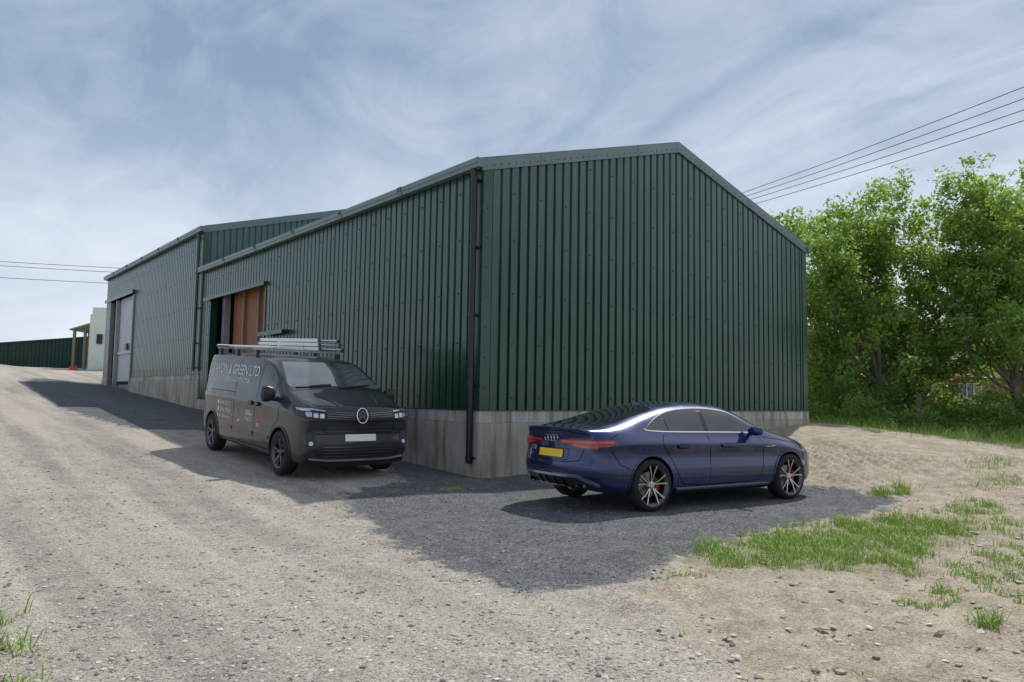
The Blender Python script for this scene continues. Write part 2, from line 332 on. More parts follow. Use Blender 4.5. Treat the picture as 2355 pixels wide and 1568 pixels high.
# ------------------------------------------------------------ barns
DEP=.042
def clad(mb,p0,p1,out,zb,topf,openings=(),pitch=.225,mi=0,extra=(),screws=()):
    p0=Vector(p0);p1=Vector(p1);L=(p1-p0).length;d=(p1-p0)/L;o=Vector(out)
    K=((0,0),(pitch*.68,0),(pitch*.74,-DEP),(pitch*.94,-DEP),(pitch,0))
    def dep(s):
        q=s%pitch
        for (a,da),(b_,db) in zip(K[:-1],K[1:]):
            if q<=b_: return da+(db-da)*(q-a)/(b_-a) if b_>a else db
        return 0
    S=set(); i=0
    while i*pitch<L:
        for q,_ in K[:-1]: S.add(round(i*pitch+q,4))
        i+=1
    S={s for s in S if 0<=s<=L}|{0.,L}|set(extra)
    for a,b_,_ in openings: S|={a,b_}
    S=sorted(S)
    for a,b_ in zip(S[:-1],S[1:]):
        if b_-a<1e-5: continue
        mid=(a+b_)/2; z0=zb
        for oa,ob,oz in openings:
            if oa<mid<ob: z0=oz
        A=p0+d*a+o*dep(a+1e-6); B=p0+d*b_+o*dep(b_-1e-6)
        mb.add([(A.x,A.y,z0),(B.x,B.y,z0),(B.x,B.y,topf(b_)),(A.x,A.y,topf(a))],[(0,1,2,3)],mi)
    for z in screws:
        k=0
        while k*pitch*3+.06<L:
            s=k*pitch*3+.06; k+=1
            if z>topf(s)-.25 or any(oa<s<ob and z<oz+.1 for oa,ob,oz in openings): continue
            c=p0+d*s; zz=z+random.uniform(-.004,.004)
            mb.tube([Vector((c.x,c.y,zz)),Vector((c.x,c.y,zz))+o*.014],.014,6,1)
X0,Y0,XR=8.10,10.75,19.4
def barn(X0,X1,Y0,Y1,zb,ze,slope,label,door,plz,screws):
    T=thing('barn',(X0,Y0,0),label,'barn'); xm=(X0+X1)/2; zr=ze+slope*(xm-X0); L=X1-X0
    roof=lambda s: ze+slope*min(s,L-s)
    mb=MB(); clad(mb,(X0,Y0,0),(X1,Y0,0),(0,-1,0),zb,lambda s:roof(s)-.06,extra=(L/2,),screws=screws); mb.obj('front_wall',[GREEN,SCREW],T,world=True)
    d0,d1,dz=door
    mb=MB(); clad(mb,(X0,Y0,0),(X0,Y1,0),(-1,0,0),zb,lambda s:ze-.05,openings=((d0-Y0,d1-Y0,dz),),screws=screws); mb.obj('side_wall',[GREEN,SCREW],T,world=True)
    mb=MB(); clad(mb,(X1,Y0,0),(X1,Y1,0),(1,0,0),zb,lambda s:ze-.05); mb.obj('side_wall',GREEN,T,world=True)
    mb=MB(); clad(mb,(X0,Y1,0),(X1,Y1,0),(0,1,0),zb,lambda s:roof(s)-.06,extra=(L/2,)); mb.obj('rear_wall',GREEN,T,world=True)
    mb=MB()
    for sx,xa in ((1,X0-.05),(-1,X1+.05)):
        za=ze-.05*slope
        mb.extr([(xa,Y0+.02,za-.04),(xm,Y0+.02,zr-.04),(xm,Y0+.02,zr+.02),(xa,Y0+.02,za+.02)],(0,Y1-Y0-.04,0))
    mb.obj('roof',TRIM,T,world=True)
    for yy,dy in ((Y0,-1),(Y1,1)):
        mb=MB()
        for sx,xa in ((1,X0-.06),(-1,X1+.06)):
            za=ze-.06*slope; nseg=4
            for k in range(nseg):
                a=k/nseg;b_=(k+1)/nseg; pr=.03+.006*(k%2)
                xA=xa+(xm-xa)*a; xB=xa+(xm-xa)*b_
                zA=za+(zr-za)*a; zB=za+(zr-za)*b_
                mb.extr([(xA,yy+dy*pr,zA-.19),(xB,yy+dy*pr,zB-.19),(xB,yy+dy*pr,zB+.035),(xA,yy+dy*pr,zA+.035)],(0,-dy*.02,0))
                mb.extr([(xA,yy+dy*pr,zA+.038),(xB,yy+dy*pr,zB+.038),(xB,yy+dy*pr,zB+.05),(xA,yy+dy*pr,zA+.05)],(0,-dy*.22,0))
                mb.extr([(xA,yy+dy*(pr+.012),zA-.20),(xB,yy+dy*(pr+.012),zB-.20),(xB,yy+dy*(pr+.012),zB-.185),(xA,yy+dy*(pr+.012),zA-.185)],(0,-dy*.03,0))
                ns=8
                for q in range(ns):
                    f_=a+(b_-a)*(q+.5)/ns; x=xa+(xm-xa)*f_; z=za+(zr-za)*f_-.12
                    if dy<0: mb.tube([(x,yy-pr,z),(x,yy-pr-.01,z)],.012,6,1)
        mb.obj('verge_flashing',[TRIM,SCREW],T,world=True)
    for cx,ox in ((X0,-1),(X1,1)):
        mb=MB()
        mb.box((min(cx+ox*.016,cx-ox*.2),Y0-.016,zb-.02),(max(cx+ox*.016,cx-ox*.2),Y0-.008,ze-.16))
        mb.box((min(cx+ox*.016,cx+ox*.008),Y0-.007,zb-.02),(max(cx+ox*.016,cx+ox*.008),Y0+.2,ze-.17))
        for z in np.arange(zb+.4,ze-.4,.55):
            mb.tube([(cx-ox*.09,Y0-.016,z),(cx-ox*.09,Y0-.026,z)],.012,6,1)
        mb.obj('corner_flashing',[DTRIM,SCREW],T,world=True)
    mb=MB(); mb.box((X0+.0,Y0-.05,zb-.012),(X1,Y0+.02,zb)); mb.box((X0-.05,Y0-.05,zb-.012),(X0-.001,d0,zb)); mb.obj('drip_flashing',DTRIM,T,world=True)
    for cx,ox in ((X0,-1),(X1,1)):
        mb=MB(); a=cx+ox*.045; w=ox*.16
        pr=[(a,ze-.02),(a,ze-.17),(a+w*.85,ze-.17),(a+w*.92,ze-.10),(a+w,ze-.095),(a+w,ze+.0),(a+w*.93,ze+.0),(a+w*.88,ze-.08),(a+w*.8,ze-.155),(a+ox*.006,ze-.155),(a+ox*.006,ze-.02)]
        mb.extr([(x,Y0-.07,z) for x,z in pr],(0,Y1-Y0+.14,0))
        mb.extr([(x,Y0-.074,z) for x,z in pr[1:6]]+[(a,Y0-.074,ze)],(0,.003,0))
        y=Y0+2.6
        while y<Y1:
            pr2=[(a+ox*.0,ze-.174),(a+w*.87,ze-.174),(a+w*1.03,ze-.10),(a+w*1.03,ze+.01),(a+w*1.0,ze+.01),(a+w*.84,ze-.171)]
            mb.extr([(x,y,z) for x,z in pr2],(0,.16,0),0)
            for k in range(4):
                for q in (0,.09):
                    mb.tube([(a+w*1.03,y+.03+q,ze-.085+k*.024),(a+w*1.12,y+.03+q,ze-.085+k*.024)],.011,6,1)
            y+=2.75
        mb.obj('gutter',[TRIM,SCREW],T,world=True)
    zt=zb-.015; zc=zb-.24
    def ring(a,b_,o,mi,mb):
        mb.box((X0-o,Y0-o,a),(X1+o,Y0+.2,b_),mi); mb.box((X1-.2,Y0+.2,a),(X1+o,Y1+o,b_),mi); mb.box((X0+.21,Y1-.2,a),(X1-.2,Y1+o,b_),mi)
        mb.box((X0-o,Y0+.2,a),(X0+.2,d0,b_),mi); mb.box((X0-o,d1,a),(X0+.2,Y1+o,b_),mi)
    mb=MB(); ring(-.6,zc,.045,0,mb); ring(zc,zt,.03,1,mb); mb.obj('plinth',[CONC,BLOCK],T,world=True,smooth=None)
    mb=MB(); mb.box((X0+.2,Y0+.2,plz-.3),(X1-.2,Y1-.2,plz)); mb.obj('floor',FLOOR,T,world=True)
    return T
sl=.285
B1=barn(X0,XR,Y0,27.0,1.22,5.81,sl,'dark green corrugated steel barn on concrete base',(21.2,26.05,4.66),.75,[1.45,2.45,3.4,4.4,5.3,6.2])
B2=barn(X0,23.1,27.06,42.9,2.08,7.3,sl,'taller dark green corrugated steel barn, side door ajar',(37.0,41.8,5.95),1.75,[2.3,3.4,4.5,5.6,6.6])
def downpipe(T,x,y,zt,zbm,mat):
    mb=MB(); mb.tube([(x-.03,y,zt),(x-.03,y,zt-.06),(x,y,zt-.16),(x,y,zbm)],.058,14,0)
    for z in (zt-.2,zt-1.45,zt-2.7,zt-3.95,zbm+.1):
        if z>zbm: mb.tube([(x,y,z-.03),(x,y,z+.03)],.07,14,0); mb.box((x+.04,y-.1,z-.015),(x+.1,y+.1,z+.015),0)
    mb.obj('downpipe',mat,T,smooth=40,world=True)
downpipe(B1,X0-.12,Y0+.13,5.64,.26,BLACKP); downpipe(B2,X0-.12,27.06+.3,7.12,2.2,DTRIM)
def bx(T,name,mat,*boxes,label=None):
    mb=MB()
    for a,b_ in boxes: mb.box(a,b_)
    return mb.obj(name,mat,T,world=True,label=label)
bx(B1,'door_track',DTRIM,((X0-.12,21.05,4.64),(X0,26.6,4.69)),((X0-.12,21.05,4.58),(X0-.105,26.6,4.64)))
bx(B1,'bracket_rail',DTRIM,((X0-.2,19.4,3.15),(X0-.02,21.15,3.19)),((X0-.2,19.4,3.08),(X0-.18,21.15,3.15)))
for k in range(3): bx(B1,'plywood_panel',PLY,((X0+.35,21.0+k*1.27,.8),(X0+.37,22.26+k*1.27,4.9)))
for y in (21.25,22.4,23.65): bx(B1,'timber_stud',WOOD,((X0+.26,y,.8),(X0+.345,y+.1,4.9)))
bx(B1,'steel_column',STEEL,((X0+.05,24.85,.7),(X0+.25,24.87,5.5)),((X0+.05,25.0,.7),(X0+.25,25.02,5.5)),((X0+.14,24.87,.7),(X0+.16,25.0,5.5)))
for y in (21.12,26.06): bx(B1,'door_jamb',DTRIM,((X0-.02,y,.5),(X0+.22,y+.07,4.62)))
bx(B2,'door_track',DTRIM,((X0-.15,36.8,5.97),(X0,42.6,6.04)),((X0-.15,36.8,5.88),(X0-.13,42.6,5.97)))
mb=MB(); clad(mb,(X0+.12,37.1,0),(X0+.12,40.2,0),(-1,0,0),1.9,lambda s:5.9); mb.box((X0+.06,37.1,3.2),(X0+.075,40.2,3.3)); mb.obj('door',WHITEM,B2,world=True,label='pale grey sheet sliding door')
bx(B2,'lock_box',BLACKP,((X0-.02,38.0,3.35),(X0+.055,38.35,3.65)))
for y in (36.93,40.25,41.6): bx(B2,'door_post',STEEL,((X0-.06,y,1.6),(X0+.14,y+.12,5.85)))
# ------------------------------------------------------------ vehicles toolkit
def cr(P,n=5,closed=True):
    P=[Vector(p) for p in P]; m=len(P); out=[]
    for i in range(m if closed else m-1):
        g=lambda j:P[j%m] if closed else P[max(0,min(m-1,j))]
        a,b_,c,d=g(i-1),g(i),g(i+1),g(i+2)
        for k in range(n):
            q=k/n; out.append(.5*((2*b_)+(c-a)*q+(2*a-5*b_+4*c-d)*q*q+(3*b_-a-3*c+d)*q**3))
    if not closed: out.append(P[-1])
    return [(p[0],p[1]) for p in out]
def strip(P,w):
    P=[Vector(p) for p in P]; L=[];R=[]
    for i,p in enumerate(P):
        d=(P[min(i+1,len(P)-1)]-P[max(i-1,0)]).normalized(); n=Vector((-d.y,d.x))*w/2
        L.append(p+n);R.append(p-n)
    return [(p.x,p.y) for p in L+R[::-1]]
def rect(a,b,c,d,r=0,n=4):
    if r<=0: return [(a,b),(c,b),(c,d),(a,d)]
    out=[]
    for cx,cy,s in ((c-r,b+r,-90),(c-r,d-r,0),(a+r,d-r,90),(a+r,b+r,180)):
        for k in range(n+1):
            q=math.radians(s+90*k/n); out.append((cx+r*math.cos(q),cy+r*math.sin(q)))
    return out
def circ(x,y,r,n=20): return [(x+r*math.cos(6.2832*k/n),y+r*math.sin(6.2832*k/n)) for k in range(n)]
class Proj:
    def __init__(s,me): s.b=BVHTree.FromPolygons([v.co[:] for v in me.vertices],[p.vertices[:] for p in me.polygons])
    def hit(s,a,b,pl):
        o,d={'R':((a,-3,b),(0,1,0)),'L':((a,3,b),(0,-1,0)),'back':((-3,a,b),(1,0,0)),'front':((8,a,b),(-1,0,0)),'top':((a,b,5),(0,0,-1))}[pl]
        o=Vector(o);d=Vector(d); loc,n,_,_=s.b.ray_cast(o,d)
        if loc is None:
            g={'R':Vector((a,-.8,b)),'L':Vector((a,.8,b)),'back':Vector((.1,a,b)),'front':Vector((4.8,a,b)),'top':Vector((a,b,1.2))}[pl]
            loc,n,_,_=s.b.find_nearest(g)
        if n.dot(d)>0: n=-n
        return loc,n
    def patch(s,mb,poly,pl,off=.004,grid=.06,mi=0,skirt=.01):
        bm=bmesh.new(); vs=[bm.verts.new((p[0],p[1],0)) for p in poly]; bm.faces.new(vs)
        bmesh.ops.triangulate(bm,faces=bm.faces[:])
        for ax in (0,1):
            lo=min(p[ax] for p in poly);hi=max(p[ax] for p in poly); n=int((hi-lo)/grid)
            for k in range(1,n+1):
                co=[0,0,0];no=[0,0,0]; co[ax]=lo+(hi-lo)*k/(n+1); no[ax]=1
                bmesh.ops.bisect_plane(bm,geom=bm.verts[:]+bm.edges[:]+bm.faces[:],plane_co=co,plane_no=no)
        bmesh.ops.remove_doubles(bm,verts=bm.verts[:],dist=1e-5)
        bm.verts.index_update(); P=[];Q=[]
        for v in bm.verts:
            l,n=s.hit(v.co.x,v.co.y,pl); P.append(l+n*off); Q.append(l-n*skirt)
        fs=[[v.index for v in f.verts] for f in bm.faces]; k=len(P)
        for e in bm.edges:
            if len(e.link_faces)==1: i,j=e.verts[0].index,e.verts[1].index; fs.append([i,j,j+k,i+k])
        mb.add(P+Q,fs,mi); bm.free()
    def text(s,mb,body,pl,x,z,size,off=.004,mi=0,flip=1,sx=1.,bold=0.):
        cu=bpy.data.curves.new('txt','FONT'); cu.body=body; cu.size=size; cu.resolution_u=3; cu.offset=bold
        o=bpy.data.objects.new('txt',cu); COL.objects.link(o); dg=bpy.context.evaluated_depsgraph_get()
        me=bpy.data.meshes.new_from_object(o.evaluated_get(dg)); P=[]
        for v in me.vertices:
            l,n=s.hit(x+flip*v.co.x*sx,z+v.co.y,pl); P.append(l+n*off)
        mb.add(P,[p.vertices[:] for p in me.polygons],mi)
        bpy.data.objects.remove(o); bpy.data.curves.remove(cu); bpy.data.meshes.remove(me)
def loft(stations,dxr,dxf,creases=(),ringc=()):
    bm=bmesh.new(); rings=[]
    for st in stations:
        neg=[bm.verts.new((x,-y,z)) for x,y,z in st]; pos=[neg[i] if i in(0,11) else bm.verts.new((x,y,z)) for i,(x,y,z) in enumerate(st)]
        rings.append((neg,pos))
    cl=bm.edges.layers.float.new('crease_edge')
    for (n0,p0),(n1,p1) in zip(rings[:-1],rings[1:]):
        for k in range(11):
            bm.faces.new((n0[k],n0[k+1],n1[k+1],n1[k])); bm.faces.new((p0[k],p1[k],p1[k+1],p0[k+1]))
    for (ng,ps),st,dx,sg in ((rings[0],stations[0],dxr,1),(rings[-1],stations[-1],dxf,-1)):
        G=[]
        for r_ in range(8):
            if r_==0: row=[ng[2],ng[1],ng[0],ps[1],ps[2]]
            elif r_==7: row=[ng[9],ng[10],ng[11],ps[10],ps[9]]
            else:
                x,y,z=st[2+r_]; row=[ng[2+r_],bm.verts.new((x-sg*dx*.72,-y*.6,z)),bm.verts.new((x-sg*dx,0,z)),bm.verts.new((x-sg*dx*.72,y*.6,z)),ps[2+r_]]
            G.append(row)
        for a in range(7):
            for c in range(4):
                q=(G[a][c],G[a][c+1],G[a+1][c+1],G[a+1][c]); bm.faces.new(q if sg>0 else q[::-1])
    for k,w,i0,i1 in creases:
        for (n0,p0),(n1,p1) in list(zip(rings[:-1],rings[1:]))[i0:i1]:
            for A,B_ in ((n0[k],n1[k]),(p0[k],p1[k])):
                e=bm.edges.get((A,B_))
                if e: e[cl]=w
    for ri,k0,k1,w in ringc:
        for side in rings[ri]:
            for k in range(k0,k1):
                e=bm.edges.get((side[k],side[k+1]))
                if e: e[cl]=w
    bmesh.ops.recalc_face_normals(bm,faces=bm.faces)
    me=bpy.data.meshes.new('cage'); bm.to_mesh(me); bm.free(); return me
def evalmods(me,cutters=None,levels=3):
    o=bpy.data.objects.new('tmp',me); COL.objects.link(o); tmp=[o]
    if levels:
        s=o.modifiers.new('s','SUBSURF'); s.levels=levels
    for c in cutters or []:
        co=bpy.data.objects.new('cut',c); COL.objects.link(co); tmp.append(co)
        b_=o.modifiers.new('b','BOOLEAN'); b_.object=co; b_.operation='DIFFERENCE'; b_.solver='EXACT'; b_.material_mode='TRANSFER'
    dg=bpy.context.evaluated_depsgraph_get(); dg.update(); r_=bpy.data.meshes.new_from_object(o.evaluated_get(dg))
    for x in tmp: bpy.data.objects.remove(x)
    return r_
def cutter(cx,cz,r,y0,y1,mat,n=56):
    mb=MB(); vs=[(cx+r*math.cos(6.283185*k/n),y,cz+r*math.sin(6.283185*k/n)) for y in (y0,y1) for k in range(n)]
    mb.add(vs,[list(range(n)),list(range(n,2*n))[::-1]]+[(k,k+n,(k+1)%n+n,(k+1)%n) for k in range(n)])
    me=bpy.data.meshes.new('c'); me.from_pydata(mb.v,[],mb.f); me.materials.append(mat)
    bm=bmesh.new(); bm.from_mesh(me); bmesh.ops.recalc_face_normals(bm,faces=bm.faces); bm.to_mesh(me); bm.free(); return me
RUBBER=pmat('tyre_rubber',(.022,.022,.023),.8,spec=.3,bmp=.3,bscale=80); GLASS=pmat('tinted_glass',(.012,.015,.018),.02,spec=1.,var=.1)
WGLASS=pmat('windscreen_glass',(.07,.08,.085),.02,spec=1.,var=.7,scale=1.2,coat=1)
CHROME=pmat('chrome',(.75,.76,.78),.12,1.,var=.03); SEAM=pmat('panel_gap',(.004,.004,.005),.8,spec=.1)
REDL=pmat('red_lens',(.55,.012,.016),.12,spec=.8,coat=1); DREDL=pmat('dark_red_lens',(.16,.006,.008),.1,coat=1)
LAMP=pmat('clear_lens',(.5,.53,.56),.08,.6,spec=.9,var=.3,scale=20); GREYRIM=pmat('grey_alloy',(.10,.103,.107),.3,.7); BRRIM=pmat('bright_alloy',(.5,.49,.48),.25,.85); SLAT=pmat('grille_slat',(.16,.165,.17),.25,.8)
YEL=pmat('yellow_plate',(.85,.55,.01),.4,var=.04); WPL=pmat('white_plate',(.75,.76,.74),.4,var=.04); CALI=pmat('red_caliper',(.55,.02,.015),.35); DISC=pmat('brake_disc',(.3,.29,.28),.4,.8)
WTXT=pmat('white_lettering',(.62,.63,.64),.5,var=.05); RTXT=pmat('red_lettering',(.6,.05,.05),.5,var=.05)
def paint(name,c1,c2,metal,rough,dust=.15,coat=1,spec=.5):
    m,t,b=nt_new(name); setp(b,metal=metal,coat=coat,coatr=.015,spec=spec)
    tc=N(t,'ShaderNodeTexCoord').outputs['Object']; fl=noise(t,tc,400,2); du=noise(t,tc,4,6,.6)
    c=mixc(t,ramp(t,fl.outputs[0],[(.3,0.),(.7,1.)]),c1,c2)
    c=mixc(t,ramp(t,du.outputs[0],[(.45,0.),(.8,dust)]),c,(.25,.22,.18)); t.links.new(c,b.inputs['Base Color'])
    t.links.new(ramp(t,du.outputs[0],[(.4,rough),(.8,rough+.15)]),b.inputs['Roughness'])
    return m
BLUE=paint('dark_blue_metallic_paint',(.003,.009,.06),(.010,.024,.135),.5,.22,.01); GREYP=paint('dark_grey_metallic_paint',(.018,.019,.021),(.034,.035,.038),.05,.3,.02,.62,.25)
def wheel(T,pos,side,R,rimR,wid,style,rm):
    e=bpy.data.objects.new('wheel',None); COL.objects.link(e); e.parent=T; e.location=pos; e.empty_display_size=.1
    if side>0: e.rotation_euler=(0,0,math.pi)
    h=wid/2; mb=MB()
    mb.lathe([(rimR-.012,h*.9),(rimR+.01,h),(R-.05,h*1.04),(R-.015,h*.92),(R,h*.75),(R,h*.35),(R-.006,h*.33),(R-.006,h*.27),(R,h*.25),(R,-h*.25),(R-.006,-h*.27),(R-.006,-h*.33),(R,-h*.35),(R,-h*.75),(R-.015,-h*.92),(R-.05,-h*1.04),(rimR+.012,-h),(rimR-.012,-h*.9)],56)
    mb.obj('tyre',RUBBER,e,smooth=40)
    mb=MB(); mb.lathe([(rimR-.012,h*.9),(rimR-.03,h*.5),(rimR-.035,-h*.7),(rimR-.008,-h*.93),(rimR+.004,-h*1.0),(rimR+.004,-h*.96)],56,1)
    mb.lathe([(.0,-h*.72),(.03,-h*.74),(.05,-h*.7),(.062,-h*.55),(.06,h*.1)],24,0)
    def spoke(a,wa,wb,r0,r1,y0,y1,skew=0):
        P=[]; a2=a+skew
        for (rr,ww,yy,dd,aa) in ((r0,wa,y0,.03,a),((r0+r1)/2,(wa+wb)/2*.85,(y0+y1)/2-.004,.026,(a+a2)/2),(r1,wb,y1,.022,a2)):
            c,s_=math.cos(aa),math.sin(aa)
            for sx,yq in ((-1,yy+dd),(-.75,yy),(.75,yy),(1,yy+dd)):
                P.append((rr*c-s_*ww*sx/2,yq,rr*s_+c*ww*sx/2))
        for q in range(2):
            for k in range(3): mb.add([P[i] for i in (q*4+k,q*4+k+1,q*4+5+k,q*4+4+k)],[(0,1,2,3)],0 if k==1 else 1)
    for k in range(5):
        a=2*math.pi*k/5+.3
        if style=='twin':
            spoke(a-.10,.022,.030,.045,rimR-.008,-h*.66,-h*.93,-.14); spoke(a+.10,.022,.030,.045,rimR-.008,-h*.66,-h*.93,.14)
        else:
            spoke(a,.06,.045,.045,rimR-.01,-h*.66,-h*.9,0); spoke(a+.33,.02,.03,.1,rimR-.01,-h*.6,-h*.9,.12)
    for k in range(5):
        a=2*math.pi*k/5; mb.tube([(.04*math.cos(a),-h*.7,.04*math.sin(a)),(.04*math.cos(a),-h*.76,.04*math.sin(a))],.008,6,1)
    mb.obj('rim',[rm,GREYRIM],e,smooth=35)
    mb=MB(); mb.lathe([(.05,.0),(.165,.0),(.165,.02),(.05,.02)],36,0); mb.obj('brake_disc',DISC,e,smooth=30)
    if style=='twin':
        mb=MB(); 
        for k in range(6):
            a=-.5+.17*k; 
            mb.extr([(.12*math.cos(a),-.035,.12*math.sin(a)),(.178*math.cos(a),-.03,.178*math.sin(a)),(.178*math.cos(a+.17),-.03,.178*math.sin(a+.17)),(.12*math.cos(a+.17),-.035,.12*math.sin(a+.17))],(0,.03,0))
        mb.obj('brake_caliper',CALI,e)
    mb=MB(); mb.lathe([(rimR-.05,.04),(.02,.04)],30); mb.obj('hub_shield',SEAM,e)
    return e
def mk_stations(X,tabs,secf):
    return [secf(x,{k:float(np.interp(x,tabs['x'],tb)) for k,tb in tabs.items() if k!='x'}) for x in X]
def place(T,px,py,ang,xr,xf):
    d=Vector((math.cos(ang),math.sin(ang),0)); o=Vector((px,py,0))
    a=o+d*xr; b_=o+d*xf; za,zb_=tz(a.x,a.y),tz(b_.x,b_.y); p=math.atan2(zb_-za,xf-xr)
    ex=Vector((d.x*math.cos(p),d.y*math.cos(p),math.sin(p))); ey=Vector((-d.y,d.x,0)); ez=ex.cross(ey)
    M=Matrix((ex,ey,ez)).transposed().to_4x4(); M.translation=Vector((px,py,za-math.tan(p)*xr)); T.matrix_world=M; return M
def body_finish(cage,T,paintm,cuts,extra):
    smooth=evalmods(cage.copy(),None,3); pj=Proj(smooth); cage.materials.append(paintm)
    cage.materials.append(SEAM)
    bm_=evalmods(cage,cuts,3)
    mb=MB(); names=[m.name if m else '' for m in bm_.materials]
    for v in bm_.vertices: mb.v.append(tuple(v.co))
    for p in bm_.polygons:
        mb.f.append(list(p.vertices)); mb.m.append(0 if (not names or names[min(p.material_index,len(names)-1)]==paintm.name) else 1)
    extra(pj,mb)
    mb.obj('body',[paintm,SEAM,BLACKP,CHROME],T,smooth=38); return pj
# ------------------------------------------------------------ car (blue fastback)
def car():
    T=thing('parked_car',(0,0,0),'dark blue fastback car on dark gravel beside the barn','car')
    tabs=dict(x=[.16,.34,.62,1.05,1.55,2.05,2.55,2.85,3.2,3.5,3.87,4.25,4.5,4.63],
      w=[.82,.885,.91,.926,.918,.915,.915,.915,.917,.922,.922,.89,.80,.70],
      zt=[1.085,1.105,1.180,1.295,1.40,1.45,1.435,1.39,1.23,1.075,1.01,.93,.85,.78],
      zb=[.95,.985,1.005,1.0,.985,.975,.965,.96,.955,.94,.90,.82,.74,.68],
      wr=[.66,.63,.61,.60,.61,.615,.615,.62,.67,.72,.72,.67,.58,.5],
      zr=[1.06,1.08,1.125,1.225,1.33,1.38,1.37,1.33,1.18,1.02,.96,.885,.80,.74],
      zs=[.33,.25,.21,.20,.19,.19,.19,.19,.19,.19,.20,.21,.20,.23])
    def sec(x,v):
        w=v['w'];zb=v['zb'];zs=v['zs']
        s5=(w-.09,zb);s7=(v['wr'],v['zr']); m=.52
        s6=(s5[0]+(s7[0]-s5[0])*m+.022,s5[1]+(s7[1]-s5[1])*m+.008)
        S=[(w-.09,zs),(w-.025,zs+.10),(w-.002,zs+(zb-zs)*.38),(w-.030,zs+(zb-zs)*.64),(w-.006,zb-.11),s5,s6,s7]
        rear=x<.2; fr=x>4.6; dx=-.14 if rear else (.10 if fr else 0)
        xo=[0]*8
        if rear: xo=[.05,.0,-.03,.01,.02,.02,-.02,-.05]
        if fr: xo=[-.04,0,0,0,0,-.02,-.03,-.04]
        P=[(x+xo[0]+dx,0,zs),(x+xo[0]+dx*.72,(w-.09)*.6,zs)]+[(x+xo[i],S[i][0],S[i][1]) for i in range(8)]
        P+=[(x+xo[7]+dx*.72,v['wr']*.6,v['zt']-.012),(x+xo[7]+dx,0,v['zt'])]
        return P
    st=mk_stations(tabs['x'],tabs,sec)
    cage=loft(st,.14,.10,creases=((6,.85,0,12),(7,.4,3,10),(5,.35,2,12)),ringc=((0,9,11,.85),(0,6,9,.4)))
    RX,FX,R=1.04,3.865,.338
    cuts=[cutter(x,R+.005,.372,s*1.15,s*.62,BLACKP) for x in (RX,FX) for s in (-1,1)]
    def extra(pj,mb):
        for pl in ('R','L'):
            for P in ([(2.14,.97),(2.14,.6),(2.12,.32)],
                      [(3.22,.94),(3.26,.7),(3.24,.5),(3.16,.32)],[(3.16,.32),(2.12,.30),(1.62,.32)],
                      cr([(1.30,.99),(1.22,.88),(1.30,.78),(1.42,.62),(1.52,.45),(1.62,.32)],4,False),
                      [(.52,1.0),(.40,.95),(.37,.91)],[(.37,.79),(.50,.62),(.66,.56)],
                      [(4.15,.77),(4.22,.68),(4.25,.6)],[(3.3,.94),(3.8,.875),(4.2,.81)]):
                pj.patch(mb,strip(P,.009),pl,.0012,.08,1,.002)
            for cx in (RX,FX):
                a=[math.radians(q) for q in range(-18,199,9)]
                P=[(cx+.384*math.cos(q),R+.005+.384*math.sin(q)) for q in a]; pj.patch(mb,strip(P,.022),pl,.008,.06,0,.01)
            pj.patch(mb,rect(1.5,.205,3.4,.250,.015),pl,.014,.2,2); pj.patch(mb,rect(1.5,.252,3.4,.275,.004),pl,.016,.2,3)
            pj.patch(mb,strip([(3.32,.79),(3.5,.80)],.03),pl,.006,.05,2); pj.patch(mb,strip([(3.30,.80),(3.5,.812)],.010),pl,.009,.05,3)
            pj.patch(mb,[(.06,.43),(.30,.44),(.30,.455),(.06,.455)],pl,.004,.05,2)
        pj.patch(mb,strip([(-.62,.82),(-.56,.66),(-.36,.63),(.36,.63),(.56,.66),(.62,.82)],.009),'back',.0012,.06,1,.002)
        pj.patch(mb,strip([(-.37,.80),(-.35,.655),(.35,.655),(.37,.80),(-.37,.80)],.008),'back',.001,.06,1,.002)
        pj.patch(mb,[(-.60,.31),(.60,.31),(.72,.39),(.55,.445),(-.55,.445),(-.72,.39)],'back',.010,.05,2)
        pj.patch(mb,strip([(-.78,.355),(-.55,.455),(.55,.455),(.78,.355)],.030),'back',.018,.06,3)
        for y in (-.25,-.09,.09,.25): pj.patch(mb,strip([(y,.33),(y,.43)],.012),'back',.03,.06,2)
        pj.patch(mb,strip([(-.63,1.0),(-.3,1.03),(.3,1.03),(.63,1.0)],.008),'back',.003,.06,1)
    pj=body_finish(cage,T,BLUE,cuts,extra)
    def part(name,fn,mats,sm=35,label=None):
        mb=MB(); fn(mb); mb.obj(name,mats,T,smooth=sm,label=label)
    outl=cr([(1.00,1.055),(1.2,1.03),(1.6,1.018),(2.2,1.010),(2.9,1.0),(3.20,.992),(3.12,1.07),(2.88,1.24),(2.66,1.32),(2.3,1.355),(1.95,1.352),(1.6,1.312),(1.32,1.225),(1.10,1.115)],5)
    inner=lambda P,k:[(2.1+(x-2.1)*(1-k),1.16+(z-1.16)*(1-k*6)) for x,z in P]
    I_=inner(outl,.017)
    def clip(P,x0,x1):
        def cl(P,c,sg):
            o=[]
            for i in range(len(P)):
                a,b_=P[i],P[(i+1)%len(P)]; ia=(a[0]-c)*sg>=0; ib=(b_[0]-c)*sg>=0
                if ia:o.append(a)
                if ia!=ib: q=(c-a[0])/(b_[0]-a[0]); o.append((c,a[1]+q*(b_[1]-a[1])))
            return o
        return cl(cl(P,x0,1),x1,-1)
